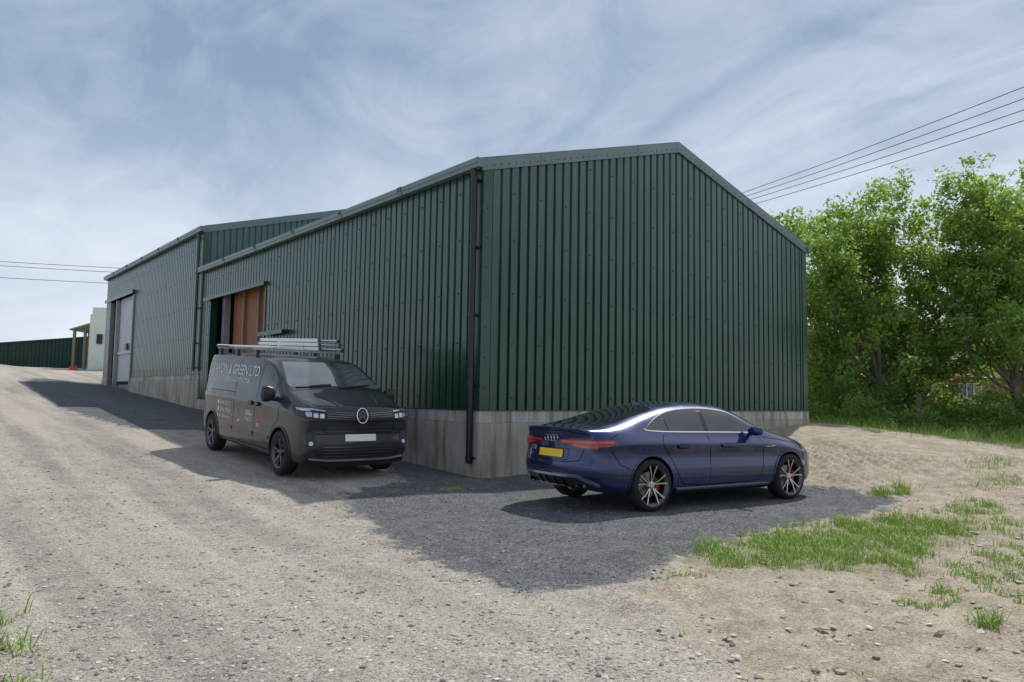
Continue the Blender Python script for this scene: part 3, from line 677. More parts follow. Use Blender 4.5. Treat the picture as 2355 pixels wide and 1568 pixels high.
    for pl in ('R','L'):
        part('window_trim',lambda mb:pj.patch(mb,outl,pl,.004,.06,0),CHROME)
        part('window_pillar',lambda mb:pj.patch(mb,I_,pl,.0055,.06,0),BLACKP)
        for a,b_ in ((.9,1.40),(1.43,2.10),(2.18,3.3)):
            part('side_window',lambda mb:pj.patch(mb,clip(I_,a,b_),pl,.0075,.06,0),GLASS)
        for x in (1.50,2.36):
            def hd(mb):
                pj.patch(mb,rect(x-.02,.805,x+.22,.86,.025),pl,.002,.05,1); pj.patch(mb,rect(x-.01,.825,x+.21,.853,.012),pl,.034,.05,0,0.0)
            part('door_handle',hd,[BLUE,SEAM])
        def tl(mb):
            pj.patch(mb,[(.05,.815),(.30,.845),(.48,.885),(.42,.925),(.05,.925)],pl,.006,.04,0)
            pj.patch(mb,[(.06,.875),(.30,.880),(.43,.890),(.40,.910),(.06,.910)],pl,.010,.04,1)
            sgn=-1 if pl=='R' else 1
            pj.patch(mb,[(sgn*y,z) for y,z in [(.32,.86),(.60,.805),(.80,.81),(.815,.925),(.62,.925),(.32,.895)]],'back',.006,.04,0)
            pj.patch(mb,[(sgn*y,z) for y,z in [(.36,.876),(.60,.878),(.80,.878),(.80,.910),(.62,.910),(.36,.89)]],'back',.010,.04,1)
            pj.patch(mb,[(sgn*y,z) for y,z in [(.42,.856),(.60,.824),(.80,.828),(.80,.855),(.60,.855),(.42,.868)]],'back',.010,.04,1)
        part('tail_light',tl,[DREDL,REDL])
        def ex(mb):
            sgn=-1 if pl=='R' else 1
            for y in (.43,.56):
                l,n=pj.hit(sgn*y,.37,'back')
                mb.tube([(l.x-.01,sgn*y,.345),(l.x+.12,sgn*y,.348)],.040,18,0,False); mb.tube([(l.x-.0,sgn*y,.345),(l.x+.005,sgn*y,.345)],.034,18,1)
        part('exhaust_pipe',ex,[CHROME,SEAM])
        def mir(mb):
            s=-1 if pl=='R' else 1; n=14; sec=[(0,.035,.04),(.05,.055,.06),(.13,.06,.066),(.2,.045,.055),(.225,.015,.02)]
            for q,(o,a,h) in enumerate(sec):
                for k in range(n):
                    u=6.2832*k/n; c_,s_=math.cos(u),math.sin(u)
                    mb.v.append((2.99+.06*o+a*math.copysign(abs(c_)**.7,c_)*.9,s*(.86+o),1.03+h*math.copysign(abs(s_)**.7,s_)))
            for q in range(4):
                for k in range(n): mb.f.append([q*n+k,q*n+(k+1)%n,(q+1)*n+(k+1)%n,(q+1)*n+k]); mb.m.append(0)
            mb.f.append([4*n+k for k in range(n)]); mb.m.append(0); mb.f.append([k for k in range(n)]); mb.m.append(1)
            mb.tube([(3.03,s*.82,.975),(3.02,s*.9,.99)],.025,8,1)
        part('wing_mirror',mir,[BLUE,BLACKP])
        part('headlight',lambda mb:pj.patch(mb,[(4.2,.71),(4.5,.69),(4.55,.75),(4.3,.80)],pl,.005,.05),LAMP)
    part('rear_window',lambda mb:pj.patch(mb,cr([(.36,-.50),(.33,0),(.36,.50),(.50,.575),(.95,.53),(1.30,.51),(1.42,.43),(1.46,0),(1.42,-.43),(1.30,-.51),(.95,-.53),(.50,-.575)],4),'top',.005,.07),GLASS)
    part('windscreen',lambda mb:pj.patch(mb,cr([(2.72,-.52),(2.68,0),(2.72,.52),(3.0,.60),(3.36,.66),(3.46,0),(3.36,-.66),(3.0,-.60)],4),'top',.005,.07),WGLASS)
    part('number_plate',lambda mb:(pj.patch(mb,rect(-.27,.675,.27,.79,.01),'back',.006,.06,1),pj.patch(mb,rect(-.258,.683,.258,.782,.008),'back',.009,.06,0)),[YEL,BLACKP],label='blank yellow rear number plate')
    def rings(mb):
        for k in range(4):
            y=-.105+.07*k; l,n=pj.hit(y,.925,'back'); mb.torus(l+n*.006,.043,.0058,n,24,6)
    part('badge',rings,CHROME)
    part('lettering',lambda mb:(pj.text(mb,'S5','back',.43,.755,.075,.006,0,-1),pj.patch(mb,[(.47,.755),(.5,.755),(.485,.81),(.455,.81)],'back',.006,.05,1)),[WTXT,RTXT])
    def ant(mb): 
        l,n=pj.hit(1.55,0,'top'); mb.extr([(1.47,-.012,l.z-.01),(1.63,-.012,l.z),(1.49,-.006,l.z+.055),(1.46,-.006,l.z+.055)],(0,.02,0))
    part('aerial',ant,BLUE)
    for x in (RX,FX):
        for s in (-1,1): wheel(T,(x,s*.805,R),s,R,.268,.235,'twin',BRRIM)
    return T
A=car()
ang=math.radians(-6.5); d=Vector((math.cos(ang),math.sin(ang))); nrm=Vector((-d.y,d.x))
P=Vector((7.70,6.42))-d*1.04+nrm*.91
place(A,P.x,P.y,ang,1.04,3.865)
# ------------------------------------------------------------ van
def van():
    T=thing('parked_van',(0,0,0),'dark grey panel van with roof bars and lettering','van')
    tabs=dict(x=[.08,.28,.83,1.6,2.4,2.95,3.25,3.55,3.85,4.12,4.3,4.55,4.76,4.87],
      w=[.90,.94,.955,.96,.96,.96,.96,.96,.96,.958,.955,.945,.92,.87],
      zt=[1.85,1.885,1.895,1.895,1.89,1.88,1.84,1.69,1.52,1.365,1.30,1.25,1.19,1.13],
      zb=[1.12,1.14,1.15,1.16,1.16,1.16,1.16,1.155,1.15,1.14,1.13,1.09,1.04,1.0],
      wr=[.77,.80,.805,.805,.805,.80,.79,.795,.81,.835,.84,.82,.78,.72],
      zr=[1.79,1.81,1.815,1.815,1.81,1.79,1.75,1.625,1.465,1.32,1.245,1.195,1.135,1.085],
      zs=[.30,.26,.24,.22,.22,.22,.22,.22,.22,.22,.22,.21,.20,.22])
    def sec(x,v):
        w=v['w'];zb=v['zb'];zs=v['zs']; s5=(w-.04,zb);s7=(v['wr'],v['zr']); m=.55
        s6=(s5[0]+(s7[0]-s5[0])*m+.03*(1 if x<4.2 else .4),s5[1]+(s7[1]-s5[1])*m)
        S=[(w-.06,zs),(w-.015,zs+.12),(w,zs+(zb-zs)*.40),(w-.014,zs+(zb-zs)*.66),(w-.004,zb-.10),s5,s6,s7]
        rear=x<.1; fr=x>4.8; dx=-.06 if rear else (.10 if fr else 0); xo=[0]*8
        if fr: xo=[-.06,0.03,.045,-.01,.02,.02,-.01,-.03]
        P=[(x+xo[0]+dx,0,zs),(x+xo[0]+dx*.72,(w-.06)*.6,zs)]+[(x+xo[i],S[i][0],S[i][1]) for i in range(8)]
        P+=[(x+xo[7]+dx*.72,v['wr']*.6,v['zt']-.012),(x+xo[7]+dx,0,v['zt'])]
        return P
    st=mk_stations(tabs['x'],tabs,sec); cage=loft(st,.06,.10,creases=((6,.7,0,13),(9,.55,0,13)),ringc=((-1,9,11,.8),(-1,3,9,.45),(9,9,11,.6)))
    RX,FX,R=.83,4.10,.345
    cuts=[cutter(x,R+.01,.39,s*1.2,s*.66,BLACKP) for x in (RX,FX) for s in (-1,1)]
    def extra(pj,mb):
        for pl in ('R','L'):
            for P in ([(3.02,1.74),(3.0,1.2),(3.0,.34)],[(3.0,.34),(3.62,.34),(3.72,.45),(3.80,.72),(4.0,.85),(4.06,1.13)],
                      [(1.98,1.78),(1.98,.34),(3.0,.34)],[(.62,1.15),(1.98,1.17)],[(.5,.36),(.34,.8),(.32,1.7)]):
                pj.patch(mb,strip(P,.010),pl,.0012,.09,1,.002)
            for cx in (RX,FX):
                a=[math.radians(q) for q in range(-20,201,10)]; P=[(cx+.40*math.cos(q),R+.01+.40*math.sin(q)) for q in a]
                pj.patch(mb,strip(P,.03),pl,.010,.06,2)
            pj.patch(mb,rect(1.24,.225,3.70,.30,.02),pl,.012,.2,2)
            pj.patch(mb,rect(1.25,.50,1.94,.56,.02),pl,.010,.2,0); pj.patch(mb,rect(2.02,.50,2.96,.56,.02),pl,.010,.2,0); pj.patch(mb,rect(3.04,.50,3.66,.56,.02),pl,.010,.2,0)
            pj.patch(mb,cr([(.5,1.26),(.48,1.68),(.62,1.74),(1.8,1.74),(1.9,1.68),(1.9,1.26),(1.75,1.22),(.65,1.22)],3),pl,.003,.1,0,.003)
        pj.patch(mb,strip([(4.25,-.82),(4.55,-.79),(4.80,-.68),(4.88,-.4),(4.90,0),(4.88,.4),(4.80,.68),(4.55,.79),(4.25,.82)],.012),'top',.0012,.07,1,.002)
        for s in (-1,1): pj.patch(mb,strip([(4.3,s*.50),(4.6,s*.44),(4.85,s*.34)],.03),'top',.010,.07,0,.01)
        pj.patch(mb,strip([(-.88,.705),(-.6,.71),(.6,.71),(.88,.705)],.010),'front',.001,.06,1,.002)
        pj.patch(mb,strip([(-.88,.90),(-.6,.895),(.6,.895),(.88,.90)],.008),'front',.001,.06,1,.002)
    pj=body_finish(cage,T,GREYP,cuts,extra)
    def part(name,fn,mats,sm=35,label=None):
        mb=MB(); fn(mb); return mb.obj(name,mats,T,smooth=sm,label=label)
    fr='front'
    part('windscreen',lambda mb:(pj.patch(mb,cr([(-.85,1.335),(-.45,1.35),(0,1.355),(.45,1.35),(.85,1.335),(.79,1.55),(.71,1.745),(.62,1.785),(0,1.80),(-.62,1.785),(-.71,1.745),(-.79,1.55)],4),fr,.004,.06,1),
        pj.patch(mb,cr([(-.79,1.375),(-.45,1.39),(0,1.395),(.45,1.39),(.79,1.375),(.74,1.55),(.665,1.725),(.58,1.755),(0,1.765),(-.58,1.755),(-.665,1.725),(-.74,1.55)],4),fr,.007,.06,0)),[WGLASS,BLACKP])
    part('windscreen_wiper',lambda mb:(pj.patch(mb,strip([(-.70,1.365),(-.1,1.41)],.016),fr,.022,.05),pj.patch(mb,strip([(0.02,1.365),(.62,1.41)],.016),fr,.022,.05)),BLACKP)
    def g1(mb):
        pj.patch(mb,[(-.57,.955),(-.14,.905),(.14,.905),(.57,.955),(.60,1.055),(.14,1.07),(-.14,1.07),(-.60,1.055)],fr,.004,.05,0)
        for z in (.94,.97,1.0,1.03):
            for s in (-1,1): pj.patch(mb,strip([(s*.13,z-.008),(s*.56,z+.014)],.011),fr,.014,.06,1)
    part('grille',g1,[BLACKP,SLAT])
    def g2(mb):
        pj.patch(mb,[(-.64,.775),(-.56,.725),(.56,.725),(.64,.775),(.60,.845),(-.60,.845)],fr,.004,.05,0)
        for z in (.755,.79,.82): pj.patch(mb,strip([(-.56,z),(.56,z)],.010),fr,.014,.06,1)
        pj.patch(mb,[(-.66,.35),(.66,.35),(.76,.46),(.64,.565),(-.64,.565),(-.76,.46)],fr,.004,.05,0)
        for z in (.38,.425,.47,.515): pj.patch(mb,strip([(-.6,z),(.6,z)],.010),fr,.014,.06,1)
        for s in (-1,1): pj.patch(mb,[(s*.70,.52),(s*.84,.50),(s*.87,.72),(s*.83,.80),(s*.74,.74)],fr,.006,.05,0)
        pj.patch(mb,strip([(-.84,.30),(-.5,.255),(.5,.255),(.84,.30)],.07),fr,.02,.06,0)
        pj.patch(mb,strip([(-.80,.345),(-.5,.318),(.5,.318),(.80,.345)],.018),fr,.026,.06,2)
    part('bumper_grille',g2,[BLACKP,SLAT,STEEL])
    for s,pl in ((-1,'R'),(1,'L')):
        def hl(mb):
            pj.patch(mb,[(s*y,z) for y,z in [(.53,.94),(.74,.92),(.90,.955),(.91,1.085),(.76,1.095),(.56,1.065)]],fr,.005,.04,1)
            pj.patch(mb,[(s*y,z) for y,z in [(.58,1.045),(.76,1.065),(.90,1.065),(.90,1.083),(.76,1.085),(.58,1.06)]],fr,.011,.04,0)
            for y in (.64,.73,.82): pj.patch(mb,[(s*a,b_) for a,b_ in rect(y-.034,.952+(y-.66)*.1,y+.034,1.015+(y-.66)*.1,.012)],fr,.011,.04,0)
            pj.patch(mb,[(4.60,.97),(4.85,.95),(4.86,1.085),(4.66,1.09),(4.42,1.12)],pl,.005,.04,1)
            pj.patch(mb,[(4.60,1.055),(4.84,1.045),(4.84,1.07),(4.56,1.09)],pl,.010,.04,0)
        part('headlight',hl,[LAMP,BLACKP])
        part('fog_light',lambda mb:(pj.patch(mb,circ(s*.79,.57,.04),fr,.012,.03,1),pj.patch(mb,circ(s*.79,.57,.032),fr,.016,.03,0)),[LAMP,BLACKP])
        part('side_window',lambda mb:(pj.patch(mb,cr([(3.06,1.21),(3.5,1.18),(4.0,1.17),(4.08,1.19),(3.94,1.31),(3.70,1.49),(3.46,1.645),(3.30,1.70),(3.12,1.705),(3.06,1.67)],3),pl,.004,.06,1),
             pj.patch(mb,cr([(3.09,1.235),(3.5,1.205),(3.72,1.20),(3.74,1.215),(3.72,1.42),(3.62,1.51),(3.44,1.63),(3.28,1.68),(3.13,1.68),(3.09,1.65)],3),pl,.007,.06,0),
             pj.patch(mb,[(3.78,1.20),(3.98,1.195),(3.78,1.375)],pl,.007,.06,0)),[GLASS,BLACKP])
        for x in (2.80,3.10):
            part('door_handle',lambda mb:(pj.patch(mb,rect(x-.1+.05,1.0,x+.15,1.07,.025),pl,.003,.05,1),pj.patch(mb,rect(x-.06+.03,1.025,x+.14,1.058,.012),pl,.038,.05,0,0.)),[BLACKP,SEAM])
        def mir(mb):
            sec_=[(0,.03,.05),(.03,.06,.10),(.12,.075,.13),(.19,.06,.12),(.215,.02,.07)]; n=16
            for q,(o,a,h) in enumerate(sec_):
                for k in range(n):
                    u_=6.2832*k/n; c_,s_=math.cos(u_),math.sin(u_)
                    mb.v.append((3.88+a*math.copysign(abs(c_)**.6,c_),s*(.98+o),1.25+h*math.copysign(abs(s_)**.6,s_)))
            for q in range(4):
                for k in range(n): mb.f.append([q*n+k,q*n+(k+1)%n,(q+1)*n+(k+1)%n,(q+1)*n+k]); mb.m.append(0)
            mb.f.append([4*n+k for k in range(n)]); mb.m.append(0); mb.f.append(list(range(n))); mb.m.append(0)
            mb.tube([(3.9,s*.88,1.16),(3.88,s*1.02,1.18)],.04,8,0)
        part('wing_mirror',mir,BLACKP)
    EZ=.99
    def em(mb):
        l,n=pj.hit(0,EZ,fr); c=l+n*.016
        mb.torus(c,.092,.007,n,30,6,squash=1.25)
        for z in (-.05,.018):
            P=[(-.068,z-.025),(0,z+.035),(.068,z-.025),(.068,z+.008),(0,z+.068),(-.068,z+.008)]
            mb.extr([(c.x+.008,a,c.z+b_) for a,b_ in P],(-.024,0,0))
    part('badge',lambda mb:em(mb),CHROME); part('badge_backing',lambda mb:pj.patch(mb,[(a,EZ+(b_-EZ)*1.25) for a,b_ in circ(0,EZ,.092)],fr,.010,.05),BLACKP)
    part('number_plate',lambda mb:pj.patch(mb,rect(-.26,.60,.26,.705,.008),fr,.016,.06),WPL,label='blank white front number plate')
    part('lettering',lambda mb:(pj.text(mb,'SAXON & GREEN LTD','R',.50,1.48,.25,.007,0,1,.98),pj.text(mb,'ELECTRICAL ENGINEERS & CONTRACTORS','R',.54,1.345,.115,.007,0,1,.92)),WTXT)
    def tx(mb):
        pj.text(mb,'01444 232773','R',1.25,.90,.12,.004,0,1,.85); pj.text(mb,'07966 309684','R',1.25,.78,.12,.004,0,1,.85); pj.text(mb,'www.electrical.co.uk','R',1.25,.68,.08,.004,0,1,.8)
        pj.patch(mb,circ(1.17,.94,.04),'R',.004,.05,0);pj.patch(mb,circ(1.17,.82,.04),'R',.004,.05,0);pj.patch(mb,circ(1.17,.70,.03),'R',.004,.05,0)
    part('lettering',tx,[WTXT,RTXT])
    def lg(x,k=.75):
        def fn(mb):
            pj.patch(mb,[(x,.80),(x+.05*k,.80),(x+.05*k,.86),(x,.86)],'R',.004,.05,1); pj.patch(mb,[(x+.03,.75),(x+.16*k,.76),(x+.16*k,.80),(x+.03,.79)],'R',.004,.05,1); pj.patch(mb,strip([(x+.02,.70),(x+.2*k,.71)],.012),'R',.004,.05,0); pj.patch(mb,strip([(x+.02,.67),(x+.17*k,.68)],.012),'R',.004,.05,0)
        part('logo',fn,[WTXT,RTXT])
    lg(2.2); lg(3.10)
    def lg2(mb):
        pj.text(mb,'THECA','R',2.58,.71,.10,.004,0)
        for i in range(3): pj.patch(mb,strip([(2.60,.83+i*.03),(2.9-.05*i,.83+i*.03)],.010),'R',.004,.05,0)
    part('logo',lg2,[WTXT,RTXT])
    for x in (.55,1.5,2.45):
        def bar(mb):
            mb.box((x-.025,-.82,1.935),(x+.025,.82,1.965),0)
            for s in (-1,1): mb.box((x-.04,s*.76-.03,1.80),(x+.04,s*.76+.03,1.935),1)
        part('roof_bar',bar,[STEEL,BLACKP])
    part('roller',lambda mb:mb.tube([(.42,.80,1.99),(.42,-.80,1.99)],.025,10,0),STEEL)
    part('aerial',lambda mb:mb.tube([(3.0,-.1,1.86),(2.83,-.1,2.08)],.004,6),BLACKP)
    for x in (RX,FX):
        for s in (-1,1): wheel(T,(x,s*.845,R),s,R,.235,.225,'five',GREYRIM)
    return T
VN=van(); MV=place(VN,5.60,15.48,-math.pi/2,.83,4.10)
def ladder():
    ALU=pmat('aluminium',(.6,.61,.62),.35,.9,var=.08); mb=MB()
    for i in range(3):
        z=1.98+i*.08; w=.44-.03*i; x0=-.45+.05*i; x1=2.72-.06*i
        for s in (0,w): mb.box((x0,.28+s+.015*i,z),(x1,.28+s+.028+.015*i,z+.06),0)
        k=x0+.15
        while k<x1: mb.tube([(k,.3+.015*i,z+.03),(k,.28+w+.015*i,z+.03)],.015,8,0); k+=.25
        for s in (0,w):
            for xe in (x0,x1-.05): mb.box((xe-.005,.277+s+.015*i,z-.004),(xe+.055,.311+s+.015*i,z+.064),1)
    o=mb.obj('ladder',[ALU,BLACKP],None); o.matrix_world=MV.copy()
    tag(o,'stacked aluminium extension ladder tied on the van roof','ladder')
    mb=MB(); mb.tube([(.15,-.55,1.992),(2.55,-.55,1.992)],.024,14,0); p=mb.obj('conduit_tube',WPL,None,smooth=40); p.matrix_world=MV.copy()
    tag(p,'white plastic tube lying on the van roof bars','pipe')
ladder()
# ------------------------------------------------------------ trees
def leafmat(name,pts,tr=.35,tcol=(.5,.68,.09)):
    m=bpy.data.materials.new(name); m.use_nodes=True; t=m.node_tree; b=t.nodes['Principled BSDF']; setp(b,rough=.45,spec=.4)
    at=N(t,'ShaderNodeAttribute',attribute_name='tint'); c=ramp(t,at.outputs['Fac'],pts); t.links.new(c,b.inputs['Base Color'])
    tl=N(t,'ShaderNodeBsdfTranslucent'); t.links.new(mixc(t,.55,c,tcol),tl.inputs[0]); mx=N(t,'ShaderNodeMixShader'); mx.inputs[0].default_value=tr
    t.links.new(b.outputs[0],mx.inputs[1]); t.links.new(tl.outputs[0],mx.inputs[2]); t.links.new(mx.outputs[0],t.nodes['Material Output'].inputs[0]); return m
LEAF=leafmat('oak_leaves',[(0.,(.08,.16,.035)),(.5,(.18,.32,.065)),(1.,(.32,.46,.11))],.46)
LEAF2=leafmat('hedge_leaves',[(0.,(.045,.10,.025)),(.5,(.11,.21,.045)),(1.,(.24,.35,.08))],.36)
BARK=pmat('bark',(.17,.145,.11),.95,var=.5,scale=9,stretch=(1,1,.25),bmp=.8,bscale=18)
def leaves(C,Rr,cnt,size,rg,squash=.75):
    n=int(cnt.sum()); idx=np.repeat(np.arange(len(C)),cnt)
    p=rg.normal(0,1,(n,3)); p/=np.linalg.norm(p,axis=1)[:,None]+1e-9; p*=(rg.random(n)**.55)[:,None]; off=p*np.stack([Rr[idx],Rr[idx],Rr[idx]*squash],-1)
    c=C[idx]+off
    nr=rg.normal(0,1,(n,3))+np.array([0,0,.7]); nr/=np.linalg.norm(nr,axis=1)[:,None]
    a=np.cross(nr,rg.normal(0,1,(n,3))); a/=np.linalg.norm(a,axis=1)[:,None]+1e-9; b_=np.cross(nr,a)
    s=size*(.6+.8*rg.random(n))[:,None]
    V=np.stack([c-a*s,c-b_*s*.5+nr*s*.12,c+a*s,c+b_*s*.5+nr*s*.12],1).reshape(-1,3)
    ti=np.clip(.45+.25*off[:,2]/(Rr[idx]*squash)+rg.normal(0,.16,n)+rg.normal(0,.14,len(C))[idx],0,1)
    return V,np.repeat(ti,4)
def tree(base,H,spread,fork,seed,label,trunk_r=.2,lean=(0,0),nl=7,dens=260,lsize=.078,low=.35):
    rg=np.random.default_rng(seed); rd=random.Random(seed); mb=MB(); tips=[]
    def grow(p,d,L,r0,lvl):
        n=4; pts=[p]; rs=[r0]; q=p.copy(); dd=d.copy()
        for i in range(n):
            dd=(dd+Vector((rd.gauss(0,.12),rd.gauss(0,.12),rd.gauss(.06,.08)))).normalized(); q=q+dd*L/n; pts.append(q.copy()); rs.append(r0*(1-.7*(i+1)/n))
        mb.tube(pts,rs,8 if lvl<2 else 5)
        if lvl>=1: tips.append((pts[-1],.50)) 
        if lvl>=2: tips.append((pts[2],.38))
        if lvl<3:
            for i,k in enumerate((1,2,3,4,4) if lvl<2 else (3,4,4)):
                ax=dd.cross(Vector((rd.gauss(0,1),rd.gauss(0,1),rd.gauss(0,1)))).normalized()
                nd=(Matrix.Rotation(rd.uniform(.35,.95),3,ax)@dd); nd=(nd+Vector((0,0,.12))).normalized()
                grow(pts[k],nd,L*rd.uniform(.46,.68),rs[k]*.7,lvl+1)
    b=Vector((0,0,-.2)); top=Vector((lean[0],lean[1],fork))
    tp=[b,Vector((0,0,.05)),b.lerp(top,.5)+Vector((.05,-.04,0)),top]; mb.tube(tp,[trunk_r*1.5,trunk_r*1.15,trunk_r*.95,trunk_r*.85],14)
    LL=(H-fork)
    for i in range(nl):
        a=6.2832*i/nl*2.0+rd.uniform(-.3,.3); el=math.radians([8,62,38,78,18,52,70,28,84,48,5][i%11])
        d=Vector((math.cos(a)*math.cos(el),math.sin(a)*math.cos(el),math.sin(el)))
        st=b.lerp(top,rd.uniform(.72,1)); L=(spread*math.cos(el)+LL*math.sin(el))*.48
        grow(st,d,L,trunk_r*(.34 if el<.55 else .40),0)
    C=np.array([list(p) for p,_ in tips]); Rr=np.array([q for _,q in tips])*rg.uniform(.6,1.25,len(tips))*(H/10)
    # low skirt of hanging foliage clusters
    ns=60; aa=rg.random(ns)*6.28; rr=spread*rg.uniform(.35,.95,ns)
    C=np.concatenate([C,np.stack([rr*np.cos(aa),rr*np.sin(aa),rg.uniform(fork*low*1.0+.2,fork+1.6,ns)],-1)]); Rr=np.concatenate([Rr,rg.uniform(.35,.6,ns)])
    k=(C[:,2]>fork*low)&(C[:,2]<H*1.0)&(np.hypot(C[:,0],C[:,1])<spread*1.05)&(rg.random(len(C))<.85); C,Rr=C[k],Rr[k]
    cnt=(rg.uniform(.3,1.4,len(C))*dens*.12).astype(int)+4; cnt[-40:]+=25
    V,ti=leaves(C,Rr,cnt,lsize,rg)
    T=thing('oak_tree',(base[0],base[1],tz(*base)),label,'tree','oak trees beside the sandy bank')
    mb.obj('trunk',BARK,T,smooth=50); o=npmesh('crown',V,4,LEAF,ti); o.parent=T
    return T
tree(yard(26,12.7),9.2,3.4,1.9,11,'broad oak tree with forked trunk and bright green leaves',.19,(.1,-.1),10)
tree(yard(24.5,16.9),9.2,3.4,1.8,23,'oak tree with leaning trunk and dense green crown',.18,(-.3,.3),10,low=.95)
tree(yard(31,23.5),10,3.8,2.0,31,'oak tree with dense green crown at the hedge',.2,(0,0),8,low=.9)
def clumps(name,spec,size,seed,mat):
    rg=np.random.default_rng(seed); C=[];R_=[];cn=[]
    for d0,d1,l0,l1,h0,h1,n,rad,per in spec:
        for _ in range(n):
            d=rg.uniform(d0,d1);l=rg.uniform(l0,l1); x,y=yard(d,l); h=rg.uniform(h0,h1)*(.75+.25*math.sin(l*1.3)+.15*math.sin(l*3.1))
            C.append((x,y,tz(x,y)+h)); R_.append(rad*rg.uniform(.7,1.3)); cn.append(per)
    V,ti=leaves(np.array(C),np.array(R_),np.array(cn),size,rg,.8); o=npmesh(name,V,4,mat,ti); o['kind']='stuff'; return o
clumps('undergrowth',[(22,26.5,9.6,20,.05,.9,300,.40,75),(24,27,10.5,12.5,.6,2.2,70,.5,80),(23.5,26,13,20,.4,1.3,70,.45,80),(25,27,17.8,20,.6,2.2,50,.5,80),(18.5,22,13,18,.0,.25,120,.3,50)],.055,3,LEAF2)
clumps('hedge',[(28,33,11.0,16.8,.2,4.4,220,.8,95),(28,33,11.2,14.5,2.0,6.2,110,.8,90),(31,34,22.6,33,.2,4.4,200,.8,95),(29,31,17.5,22,.2,2.2,26,.6,85),(28,31,11.5,32,.1,.8,130,.5,90)],.10,4,LEAF2)
clumps('woodland',[(50,62,22,60,.5,8.0,300,1.8,110),(46,60,-2,22,.5,3.2,60,1.2,60)],.24,6,LEAF2)
# ------------------------------------------------------------ brick house beyond the hedge
m,t,b=nt_new('brickwork'); BRK=m; setp(b,rough=.9); tc=N(t,'ShaderNodeTexCoord').outputs['Object']; sp=N(t,'ShaderNodeSeparateXYZ'); t.links.new(tc,sp.inputs[0]); cb=N(t,'ShaderNodeCombineXYZ')
t.links.new(math_(t,'ADD',sp.outputs[0],sp.outputs[1]),cb.inputs[0]); t.links.new(sp.outputs[2],cb.inputs[1])
br=N(t,'ShaderNodeTexBrick'); br.inputs['Scale'].default_value=1; br.inputs['Brick Width'].default_value=.225; br.inputs['Row Height'].default_value=.075; br.inputs['Mortar Size'].default_value=.008
br.inputs['Color1'].default_value=(.42,.15,.085,1); br.inputs['Color2'].default_value=(.55,.24,.14,1); br.inputs['Mortar'].default_value=(.45,.41,.35,1); t.links.new(cb.outputs[0],br.inputs['Vector']); t.links.new(br.outputs[0],b.inputs['Base Color'])
TILE=pmat('clay_roof_tiles',(.26,.16,.11),.9,var=.4,scale=10)
def house():
    x,y=yard(40,25.3); z=tz(x,y); T=thing('brick_house',(x,y,z),'red brick cottage with tiled roof beyond the trees','house')
    T.rotation_euler=(0,0,math.atan2(RT[1],RT[0])+.25)
    mb=MB(); mb.box((-3.2,0,-.3),(6,5,2.6)); mb.extr([(-3.2,0,2.6),(-3.2,5,2.6),(-3.2,2.5,4.6)],(9.2,0,0)); mb.obj('wall',BRK,T)
    mb=MB(); 
    for s in (-1,1):
        y0=2.5+s*2.95; mb.extr([(-3.4,y0,2.3),(-3.4,2.5,4.62),(-3.4,2.5,4.75),(-3.4,y0,2.43)],(9.6,0,0))
    mb.obj('roof',TILE,T); mb=MB(); mb.box((3.8,2.1,4.2),(4.5,2.9,5.7)); mb.obj('chimney',BRK,T)
    for wx in (-.9,2.4):
        mb=MB(); 
        mb.box((wx-.75,-.06,.95),(wx+.75,-.01,1.03),0); mb.box((wx-.75,-.06,2.05),(wx+.75,-.01,2.13),0)
        for q in (-.75,-.27,.2,.68): mb.box((wx+q,-.06,1.03),(wx+q+.07,-.01,2.05),0)
        mb.box((wx-.7,-.03,1.03),(wx+.7,-.005,2.05),1); mb.obj('window',[WPL,GLASS],T)
house()
x,y=yard(24,13.1)
mb=MB(); mb.extr([(x-.06,y-.05,tz(x,y)-.2),(x+.06,y-.05,tz(x,y)-.2),(x+.055,y-.045,tz(x,y)+1.25),(x-.05,y-.045,tz(x,y)+1.3)],(0,.1,0)); 
o=mb.obj('fence_post',BARK); tag(o,'weathered timber fence post in the undergrowth','fence post')
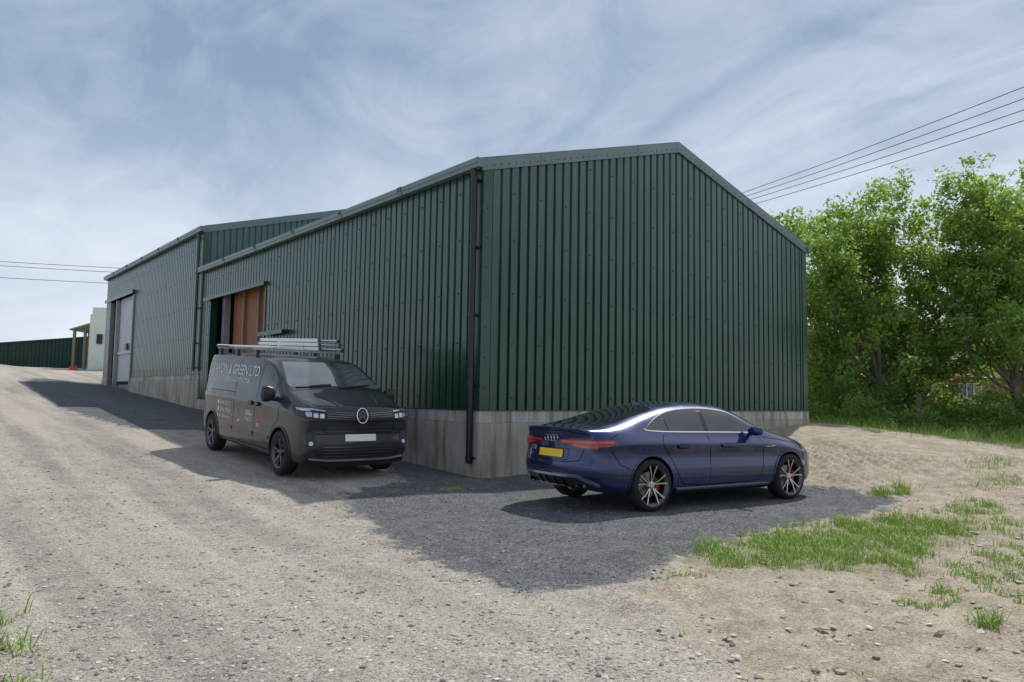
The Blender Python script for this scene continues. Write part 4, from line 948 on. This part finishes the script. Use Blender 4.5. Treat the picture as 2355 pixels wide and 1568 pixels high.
# ------------------------------------------------------------ far yard buildings
def far():
    x,y=yard(58,-32.2); z=tz(x,y); T=thing('block_shed',(x,y,z),'open-fronted farm shed with painted block end wall','shed'); T.rotation_euler=(0,0,math.atan2(RT[1],RT[0])+.1)
    mb=MB(); mb.box((-.75,0,-.3),(3.5,.3,4.3)); mb.box((-.6,-.01,4.3),(3.5,.31,4.85)); mb.box((-.75,.3,-.3),(-.45,7,3.9)); mb.obj('wall',WBLOCK,T)
    mb=MB(); mb.extr([(-2.4,.3,3.05),(-.76,.3,3.6),(-.76,.3,3.7),(-2.4,.3,3.15)],(0,7,0)); mb.obj('roof',pmat('fibre_cement',(.35,.34,.32),.9),T)
    for xx,yy in ((-2.2,.5),(-1.45,.6),(-2.2,3),(-2.2,6.5)):
        mb=MB(); mb.box((xx,yy,-.3),(xx+.18,yy+.18,3.1+.28*(xx+2.2))); mb.obj('post',WOOD,T)
    mb=MB(); mb.box((-2.4,7,-.3),(-.7,7.1,3.2)); mb.obj('back_wall',TILE,T)
    mb=MB(); mb.box((-.15,-.12,2.0),(.25,-.02,2.75),0); mb.obj('meter_box',BLACKP,T)
    x,y=yard(63,-37.6); z=tz(x,y); S=thing('low_shed',(x,y,z),'low dark green corrugated shed across the yard','shed'); S.rotation_euler=(0,0,math.atan2(RT[1],RT[0])+.18)
    mb=MB(); clad(mb,(-5.4,0,0),(1.5,0,0),(0,-1,0),-.5,lambda s:1.95+.105*s,pitch=.3); clad(mb,(-7.4,2.2,0),(-5.4,0,0),(-.74,-.67,0),-.5,lambda s:1.5+.15*s,pitch=.3); mb.box((1.45,.05,-.5),(1.5,7,2.6)); mb.obj('wall',FARG,S)
    mb=MB(); mb.extr([(-5.5,-.1,1.92),(1.5,-.1,2.66),(1.5,-.1,2.76),(-5.5,-.1,2.02)],(0,7,0)); mb.extr([(-7.5,2.1,1.47),(-5.5,-.1,1.92),(-5.5,-.1,2.02),(-7.5,2.1,1.57)],(0,4.5,0)); mb.obj('roof',FARG,S)
    x,y=yard(56,-32.9); mb=MB(); mb.box((x-.25,y-.2,tz(x,y)),(x+.25,y+.2,tz(x,y)+.22)); mb.tube([(x+.15,y,tz(x,y)+.2),(x+.15,y,tz(x,y)+.36)],.08,10); mb.box((x-.25,y-.12,tz(x,y)+.22),(x-.05,y+.12,tz(x,y)+.28)); o=mb.obj('fuel_can',RTXT); tag(o,'small red fuel container beside the open shed','fuel can')
far()
# ------------------------------------------------------------ overhead cables
CAB=pmat('cable',(.03,.03,.03),.6)
def cable(a,b_,sag,r,g):
    mb=MB(); A_=Vector(a);B_=Vector(b_); P=[]
    for k in range(25):
        q=k/24; p=A_.lerp(B_,q); p.z-=sag*4*q*(1-q); P.append(p)
    mb.tube(P,r,6); o=mb.obj('overhead_cable',CAB); tag(o,'black overhead cable crossing the sky','cable',g)
ax,ay=yard(20,13.74); bx_,by=yard(32,9.95)
for i,(za,zb_) in enumerate(((10.3,10.62),(9.98,10.42),(9.67,10.22),(9.38,9.98))):
    dx,dy,dz=bx_-ax,by-ay,zb_-za
    cable((ax-dx*1.2,ay-dy*1.2,za-dz*1.2+.25),(bx_+dx*.8,by+dy*.8,zb_+dz*.8+.25),.45,.011,'overhead cables beside the trees')
for za,zb_ in ((14.1,13.95),(13.7,13.5),(12.5,12.35)):
    a=yard(70,-60); b_=yard(76,-38); cable((a[0],a[1],za),(b_[0],b_[1],zb_),.1,.025,'overhead cables over the far yard')
